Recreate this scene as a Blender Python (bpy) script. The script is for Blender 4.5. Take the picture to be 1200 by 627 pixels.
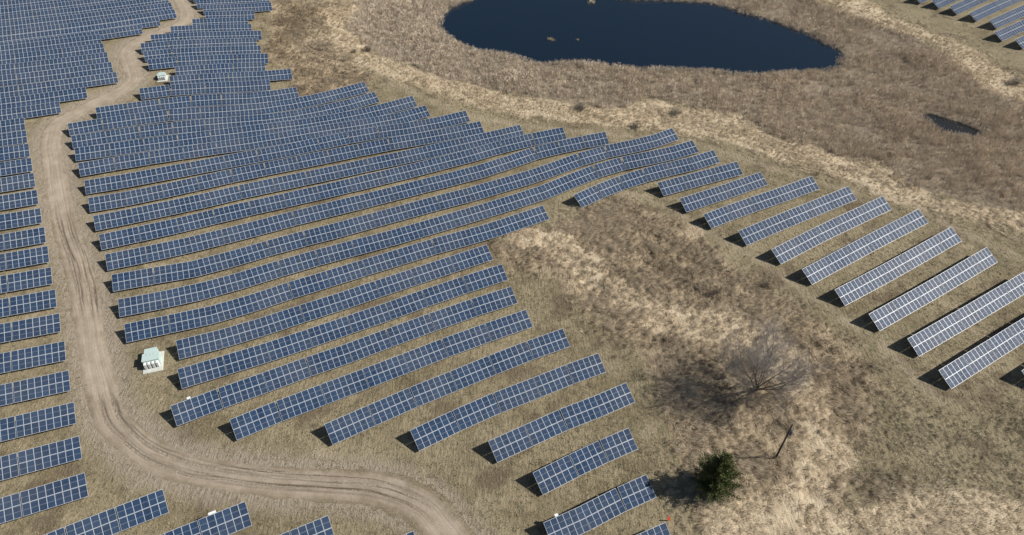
import bpy, bmesh, math, random, json
import numpy as np
from mathutils import Vector, Matrix

# ------------------------------------------------------------------ camera, sky, sun
S = bpy.context.scene
for _o in list(bpy.data.objects):
    bpy.data.objects.remove(_o)
COL = S.collection
R_ = math.radians
cam_d = bpy.data.cameras.new('camera')
cam = bpy.data.objects.new('camera', cam_d)
COL.objects.link(cam)
cam.location = (0, 0, 90)
cam.rotation_euler = (R_(90 - 43.5), 0, 0)
cam_d.sensor_width = 36
cam_d.lens = 24.0
cam_d.clip_start = 1
cam_d.clip_end = 20000
S.camera = cam

SUN_AZ, SUN_EL = 89.5, 38.5          # degrees clockwise from +Y, above the horizon
world = bpy.data.worlds.new('World')
S.world = world
world.use_nodes = True
wn = world.node_tree
sky = wn.nodes.new('ShaderNodeTexSky')
sky.sky_type = 'NISHITA'
sky.sun_disc = False
sky.sun_elevation = R_(SUN_EL)
sky.sun_rotation = R_(SUN_AZ)
sky.air_density = 1.0
sky.dust_density = 1.0
sky.ozone_density = 1.0
wn.links.new(sky.outputs[0], wn.nodes['Background'].inputs[0])
wn.nodes['Background'].inputs[1].default_value = 0.05

sun_d = bpy.data.lights.new('sun', 'SUN')
sun_d.energy = 5.0
sun_d.angle = R_(0.5)
sun_d.color = (1.0, 0.945, 0.87)
sun = bpy.data.objects.new('sun', sun_d)
COL.objects.link(sun)
_sd = Vector((math.sin(R_(SUN_AZ)) * math.cos(R_(SUN_EL)), math.cos(R_(SUN_AZ)) * math.cos(R_(SUN_EL)), math.sin(R_(SUN_EL))))
sun.rotation_euler = _sd.to_track_quat('Z', 'Y').to_euler()
sun.location = _sd * 300

S.view_settings.view_transform = 'Standard'
S.view_settings.look = 'None'
S.view_settings.exposure = 0.28
S.view_settings.gamma = 1.0
S.view_settings.use_curve_mapping = False

# ------------------------------------------------------------------ survey data (metres): terrain heights, outlines, rows of tables
DATA = '''{
"G":[[3.12,3.07,3.01,2.94,2.85,2.72,2.56,2.36,2.1,1.8,1.44,1.04,0.59,0.13,-0.35,-0.81,-1.24,-1.6,-1.88,-2.08,-2.2,-2.25,-2.23,-2.15,-2.04,-1.89,-1.71,-1.51,-1.31,-1.11,-0.9,-0.71,-0.52,-0.34,-0.16,0.01,0.19,0.36,0.54,0.73,0.91],[3.28,3.25,3.21,3.16,3.08,2.98,2.84,2.65,2.41,2.11,1.75,1.33,0.86,0.34,-0.19,-0.72,-1.21,-1.61,-1.91,-2.11,-2.22,-2.25,-2.22,-2.14,-2.01,-1.84,-1.64,-1.42,-1.2,-0.98,-0.76,-0.56,-0.36,-0.17,0.01,0.2,0.38,0.57,0.76,0.95,1.14],[3.43,3.42,3.4,3.37,3.32,3.24,3.12,2.95,2.73,2.43,2.07,1.64,1.13,0.57,-0.03,-0.64,-1.19,-1.63,-1.95,-2.14,-2.24,-2.25,-2.21,-2.12,-1.98,-1.79,-1.57,-1.32,-1.08,-0.85,-0.62,-0.41,-0.21,-0.01,0.19,0.38,0.58,0.77,0.97,1.17,1.37],[3.58,3.58,3.58,3.57,3.54,3.48,3.39,3.25,3.04,2.76,2.4,1.95,1.42,0.81,0.14,-0.56,-1.2,-1.67,-1.99,-2.16,-2.24,-2.25,-2.21,-2.11,-1.96,-1.75,-1.49,-1.22,-0.96,-0.72,-0.49,-0.27,-0.05,0.15,0.36,0.57,0.78,0.99,1.19,1.4,1.61],[3.7,3.72,3.74,3.75,3.75,3.72,3.65,3.54,3.35,3.09,2.74,2.28,1.72,1.06,0.31,-0.51,-1.22,-1.73,-2.02,-2.17,-2.23,-2.24,-2.2,-2.11,-1.95,-1.7,-1.41,-1.11,-0.84,-0.59,-0.35,-0.13,0.09,0.32,0.54,0.76,0.98,1.2,1.42,1.64,1.86],[3.8,3.84,3.88,3.91,3.94,3.93,3.9,3.81,3.66,3.41,3.07,2.6,2.01,1.29,0.44,-0.46,-1.22,-1.75,-2.04,-2.17,-2.22,-2.24,-2.21,-2.12,-1.93,-1.65,-1.31,-0.99,-0.72,-0.47,-0.24,-0.0,0.24,0.48,0.72,0.96,1.19,1.43,1.65,1.88,2.11],[3.88,3.93,3.99,4.05,4.09,4.12,4.11,4.05,3.93,3.71,3.38,2.91,2.28,1.49,0.53,-0.4,-1.21,-1.74,-2.05,-2.21,-2.28,-2.29,-2.23,-2.12,-1.9,-1.57,-1.21,-0.9,-0.64,-0.39,-0.14,0.11,0.37,0.63,0.9,1.16,1.41,1.66,1.9,2.13,2.36],[3.93,4.0,4.07,4.14,4.2,4.25,4.28,4.25,4.16,3.97,3.65,3.18,2.52,1.65,0.64,-0.33,-1.14,-1.71,-2.1,-2.3,-2.37,-2.34,-2.24,-2.1,-1.84,-1.5,-1.15,-0.87,-0.61,-0.35,-0.08,0.21,0.5,0.8,1.09,1.37,1.64,1.9,2.15,2.38,2.62],[3.94,4.02,4.1,4.19,4.27,4.34,4.38,4.38,4.32,4.16,3.87,3.4,2.71,1.81,0.8,-0.23,-1.12,-1.79,-2.21,-2.43,-2.47,-2.38,-2.24,-2.1,-1.84,-1.52,-1.21,-0.92,-0.65,-0.35,-0.04,0.29,0.63,0.97,1.3,1.6,1.89,2.15,2.4,2.64,2.87],[3.93,4.01,4.1,4.19,4.27,4.35,4.41,4.43,4.39,4.26,3.98,3.52,2.81,1.93,0.95,-0.2,-1.29,-2.02,-2.42,-2.6,-2.56,-2.44,-2.34,-2.18,-1.93,-1.64,-1.34,-1.04,-0.73,-0.39,-0.03,0.37,0.77,1.16,1.52,1.85,2.15,2.42,2.66,2.89,3.12],[3.88,3.96,4.04,4.13,4.22,4.3,4.36,4.38,4.35,4.23,3.97,3.49,2.78,1.98,0.98,-0.35,-1.65,-2.39,-2.69,-2.79,-2.74,-2.63,-2.5,-2.3,-2.06,-1.78,-1.49,-1.18,-0.84,-0.46,-0.02,0.46,0.93,1.38,1.78,2.12,2.42,2.68,2.91,3.13,3.35],[3.79,3.87,3.94,4.02,4.1,4.16,4.21,4.22,4.18,4.04,3.77,3.28,2.62,1.9,0.85,-0.63,-1.94,-2.58,-2.82,-2.92,-2.9,-2.8,-2.64,-2.43,-2.19,-1.92,-1.64,-1.32,-0.96,-0.52,-0.0,0.58,1.14,1.64,2.06,2.4,2.69,2.93,3.15,3.36,3.56],[3.68,3.74,3.8,3.86,3.91,3.96,3.98,3.96,3.88,3.69,3.36,2.87,2.33,1.71,0.56,-0.99,-2.17,-2.76,-2.99,-3.07,-3.03,-2.92,-2.75,-2.54,-2.3,-2.03,-1.74,-1.42,-1.04,-0.56,0.05,0.76,1.41,1.94,2.36,2.68,2.95,3.17,3.37,3.56,3.74],[3.53,3.57,3.61,3.64,3.68,3.69,3.68,3.62,3.48,3.23,2.84,2.38,1.93,1.38,0.19,-1.32,-2.31,-2.85,-3.1,-3.16,-3.12,-2.99,-2.82,-2.6,-2.35,-2.08,-1.78,-1.45,-1.04,-0.52,0.2,1.04,1.75,2.27,2.65,2.94,3.18,3.37,3.55,3.72,3.89],[3.35,3.37,3.38,3.39,3.39,3.37,3.31,3.2,3.01,2.71,2.3,1.87,1.48,0.95,-0.19,-1.51,-2.35,-2.85,-3.1,-3.17,-3.13,-3.01,-2.83,-2.61,-2.35,-2.06,-1.74,-1.37,-0.93,-0.35,0.49,1.38,2.1,2.57,2.91,3.16,3.36,3.53,3.69,3.85,4.01],[3.14,3.13,3.12,3.1,3.07,3.01,2.91,2.76,2.52,2.19,1.79,1.4,1.04,0.44,-0.54,-1.58,-2.3,-2.76,-3.0,-3.09,-3.06,-2.95,-2.78,-2.55,-2.28,-1.98,-1.62,-1.2,-0.69,-0.02,0.85,1.68,2.36,2.78,3.07,3.3,3.48,3.64,3.78,3.93,4.08],[2.91,2.88,2.84,2.79,2.73,2.63,2.5,2.31,2.06,1.73,1.37,1.01,0.61,0.01,-0.77,-1.56,-2.18,-2.6,-2.85,-2.95,-2.94,-2.84,-2.67,-2.44,-2.16,-1.83,-1.44,-0.97,-0.41,0.29,1.08,1.83,2.43,2.84,3.13,3.35,3.53,3.68,3.82,3.97,4.11],[2.66,2.6,2.54,2.46,2.37,2.25,2.09,1.89,1.63,1.33,0.99,0.63,0.21,-0.32,-0.94,-1.54,-2.05,-2.42,-2.65,-2.76,-2.76,-2.67,-2.51,-2.28,-1.99,-1.65,-1.23,-0.74,-0.17,0.49,1.19,1.84,2.39,2.79,3.09,3.32,3.51,3.67,3.81,3.96,4.1],[2.39,2.31,2.23,2.13,2.02,1.88,1.7,1.49,1.25,0.96,0.64,0.29,-0.11,-0.56,-1.05,-1.52,-1.93,-2.24,-2.45,-2.55,-2.55,-2.47,-2.32,-2.09,-1.8,-1.45,-1.03,-0.54,0.01,0.61,1.22,1.8,2.29,2.68,2.99,3.23,3.43,3.6,3.76,3.9,4.05],[2.11,2.01,1.91,1.8,1.67,1.52,1.34,1.13,0.89,0.63,0.33,0.0,-0.36,-0.74,-1.13,-1.5,-1.82,-2.08,-2.25,-2.34,-2.34,-2.26,-2.1,-1.88,-1.6,-1.25,-0.84,-0.37,0.14,0.68,1.21,1.72,2.16,2.54,2.85,3.1,3.31,3.49,3.66,3.81,3.97],[1.82,1.71,1.59,1.47,1.33,1.17,0.99,0.79,0.57,0.32,0.05,-0.24,-0.55,-0.87,-1.19,-1.48,-1.73,-1.93,-2.06,-2.13,-2.12,-2.04,-1.89,-1.67,-1.39,-1.06,-0.67,-0.24,0.23,0.7,1.18,1.62,2.03,2.38,2.69,2.94,3.16,3.35,3.53,3.69,3.86],[1.52,1.4,1.28,1.14,1.0,0.84,0.67,0.48,0.27,0.05,-0.2,-0.45,-0.71,-0.97,-1.22,-1.45,-1.64,-1.79,-1.89,-1.93,-1.91,-1.82,-1.67,-1.47,-1.2,-0.89,-0.53,-0.13,0.28,0.71,1.13,1.52,1.89,2.22,2.51,2.77,2.99,3.19,3.37,3.55,3.72],[1.22,1.1,0.97,0.83,0.69,0.53,0.37,0.19,-0.0,-0.2,-0.41,-0.63,-0.85,-1.06,-1.25,-1.42,-1.57,-1.67,-1.74,-1.75,-1.71,-1.62,-1.47,-1.27,-1.03,-0.73,-0.41,-0.05,0.32,0.7,1.07,1.43,1.76,2.06,2.34,2.59,2.81,3.01,3.2,3.39,3.56],[0.92,0.79,0.66,0.53,0.38,0.24,0.08,-0.08,-0.25,-0.43,-0.61,-0.79,-0.96,-1.12,-1.27,-1.4,-1.5,-1.56,-1.59,-1.58,-1.53,-1.43,-1.28,-1.09,-0.86,-0.6,-0.3,0.02,0.35,0.68,1.01,1.33,1.63,1.91,2.17,2.41,2.63,2.83,3.03,3.21,3.4],[0.62,0.49,0.36,0.23,0.09,-0.05,-0.19,-0.34,-0.49,-0.64,-0.79,-0.93,-1.06,-1.19,-1.29,-1.37,-1.43,-1.46,-1.46,-1.43,-1.36,-1.25,-1.11,-0.93,-0.72,-0.47,-0.21,0.07,0.37,0.66,0.95,1.24,1.51,1.77,2.01,2.24,2.45,2.65,2.84,3.03,3.22],[0.32,0.19,0.06,-0.07,-0.2,-0.33,-0.46,-0.59,-0.72,-0.84,-0.96,-1.07,-1.16,-1.24,-1.31,-1.35,-1.37,-1.37,-1.34,-1.29,-1.21,-1.09,-0.95,-0.78,-0.58,-0.36,-0.12,0.12,0.38,0.64,0.9,1.15,1.39,1.63,1.85,2.07,2.27,2.47,2.66,2.85,3.04],[0.02,-0.1,-0.23,-0.36,-0.48,-0.6,-0.72,-0.83,-0.94,-1.04,-1.12,-1.2,-1.25,-1.3,-1.32,-1.33,-1.32,-1.28,-1.23,-1.15,-1.05,-0.93,-0.79,-0.63,-0.45,-0.25,-0.04,0.17,0.39,0.62,0.84,1.06,1.28,1.49,1.7,1.9,2.1,2.29,2.48,2.67,2.86]],"pond":[[-12.9,228.8],
[-21.0,220.5],
[-22.3,209.6],
[-20.6,203.6],
[-18.1,199.6],
[-14.1,195.4],
[-10.1,192.6],
[-3.8,191.1],[1.2,188.7],[8.0,183.9],[14.8,184.4],[19.9,184.4],[26.9,182.3],[34.3,181.0],[46.2,181.0],[55.7,179.6],[66.8,176.9],[77.0,178.2],[81.9,178.9],[89.2,180.2],[93.3,181.8],[94.9,184.9],[96.3,191.3],[93.4,198.0],[88.9,205.5],[82.8,211.3],[79.7,214.1],[75.2,217.8],[67.0,225.0],[54.4,227.4],[38.3,229.5],[29.1,232.4],[14.6,233.8],
[-2.9,233.8]],"zw":-3.0,"road":[[-6.0,39.9],
[-9.3,43.8],
[-11.8,46.5],
[-15.3,48.6],
[-20.5,50.2],
[-27.4,50.7],
[-35.1,51.2],
[-42.9,52.1],
[-48.6,53.1],
[-52.4,54.3],
[-55.9,56.0],
[-59.4,58.4],
[-62.4,60.8],
[-64.5,63.4],
[-66.9,67.2],
[-71.9,75.3],
[-76.8,84.3],
[-82.7,94.4],
[-89.5,104.5],
[-96.1,115.3],
[-102.8,127.1],
[-106.7,134.5],
[-108.9,141.7],
[-107.6,146.5],
[-104.5,153.4],
[-101.1,159.2],
[-100.1,165.4],
[-102.7,170.7],
[-105.0,174.8],
[-108.4,181.5],
[-107.8,188.0],
[-103.7,194.7],
[-100.3,202.0],
[-101.7,209.1],
[-107.3,219.9],
[-113.3,230.0],
[-117.6,239.2]],"pond2":[[105.6,153.7],[104.4,147.4],[108.1,143.1],[113.2,142.5],[115.3,145.2],[113.1,148.4],[109.7,151.2]],"rough":[[[-4.4,104.5],[9.0,110.8],[16.7,117.1],[26.4,120.7],[36.1,111.7],[43.0,102.5],[49.9,93.1],[55.6,83.1],[60.0,76.1],[60.5,67.9],[53.9,57.6],[49.0,47.8],[51.6,39.2],[29.9,39.3],[25.3,45.3],[25.0,57.7],[23.0,66.5],[19.5,78.3],[14.0,84.4],[6.6,93.3],[0.0,98.1]],[[-81.6,218.7],
[-76.7,232.4],
[-62.7,234.0],
[-51.5,196.2],
[-37.9,172.9],
[-41.8,167.9],
[-57.0,159.0],
[-62.5,166.3],
[-61.3,177.8],
[-73.4,187.8],
[-74.5,212.0]]],"straw":[[[-70.5,236.9],
[-38.6,239.3],
[-47.1,208.5],
[-41.6,190.0],
[-26.8,180.8],
[-16.6,173.3],[4.6,164.1],[24.2,158.9],[36.9,162.2],[48.4,158.4],[59.2,153.3],[66.1,144.2],[78.3,135.6],[86.3,128.1],[92.6,118.9],[100.5,114.8],[112.5,110.8],[109.4,105.4],[97.5,109.2],[87.0,113.4],[77.4,121.5],[68.5,128.9],[57.2,138.1],[48.3,144.0],[34.2,148.2],[19.5,150.5],[4.4,152.7],
[-8.9,158.0],
[-23.3,168.3],
[-38.2,175.4],
[-52.3,193.3],
[-60.1,213.8]],[[100.5,231.8],[111.1,208.7],[120.7,196.8],[125.8,185.9],[124.6,173.1],[125.7,165.4],[135.3,151.0],[142.4,163.6],[134.1,173.5],[134.6,186.3],[128.7,197.9],[119.0,211.9],[114.9,230.6]]],"strawl":[[[44.6,79.2],[47.8,65.5],[46.1,51.8],[40.1,46.5],[31.0,44.1]],[[1.8,107.2],[10.4,103.2],[16.6,95.2],[29.4,83.3],[42.5,79.8]],[[48.6,43.4],[60.3,45.8],[71.8,44.8]],[[31.2,45.0],[39.4,44.3],[47.4,43.4]]],"meadow":[[59.0,70.6],[69.7,63.7],[85.4,60.3],[76.0,38.0],[50.1,38.1],[49.8,51.8]],"reed":[[-50.3,238.7],
[-49.2,207.1],
[-43.0,191.1],
[-26.9,181.3],
[-16.6,173.3],[4.6,164.1],[24.2,158.9],[36.9,162.2],[48.4,158.4],[59.2,153.3],[66.1,144.2],[78.3,135.6],[86.3,128.1],[92.6,118.9],[100.5,114.8],[117.4,110.1],[139.1,146.8],[131.3,155.4],[125.7,165.4],[124.4,173.1],[125.8,185.9],[120.7,196.8],[111.1,208.7],[98.8,226.4],[98.6,242.9],
[-51.5,246.2]],"paths":[[[17.0,120.8],[25.6,121.3],[34.8,114.6],[41.8,106.4],[47.7,100.4],[53.8,92.5],[59.7,83.7],[65.1,76.0],[69.1,65.3]],[[76.7,124.7],[84.7,116.4],[91.5,107.7],[100.2,97.9],[105.0,91.9]],[[-44.5,184.5],
[-36.0,176.4],
[-27.9,168.3],
[-17.9,159.3],
[-6.6,152.8],[8.6,148.6],[25.3,145.2],[41.7,142.2],[52.6,135.6],[64.2,127.4],[75.2,120.6]]],"pt":{"pole":[39.9,55.1],"cedar":[29.4,50.3],"tree":[40.1,67.6],"marker":[22.2,45.3],"trafo":[-60.6,72.7],"trafo2":[-93.2,166.9],"sh1":[17.8,157.7],"sh2":[31.0,148.3],"sh3":[42.0,154.6],"sh4":[135.2,166.8],"isl1":[12.0,198.8],"isl2":[20.0,198.6],"isl3":[26.6,227.1],"br1":[7.2,110.8],"br2":[18.7,92.2],"br3":[37.8,89.8],"br4":[48.0,91.9],"br5":[60.7,74.2],"br6":[-43.0,191.1],"br7":[-46.6,189.8]}}'''
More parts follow.
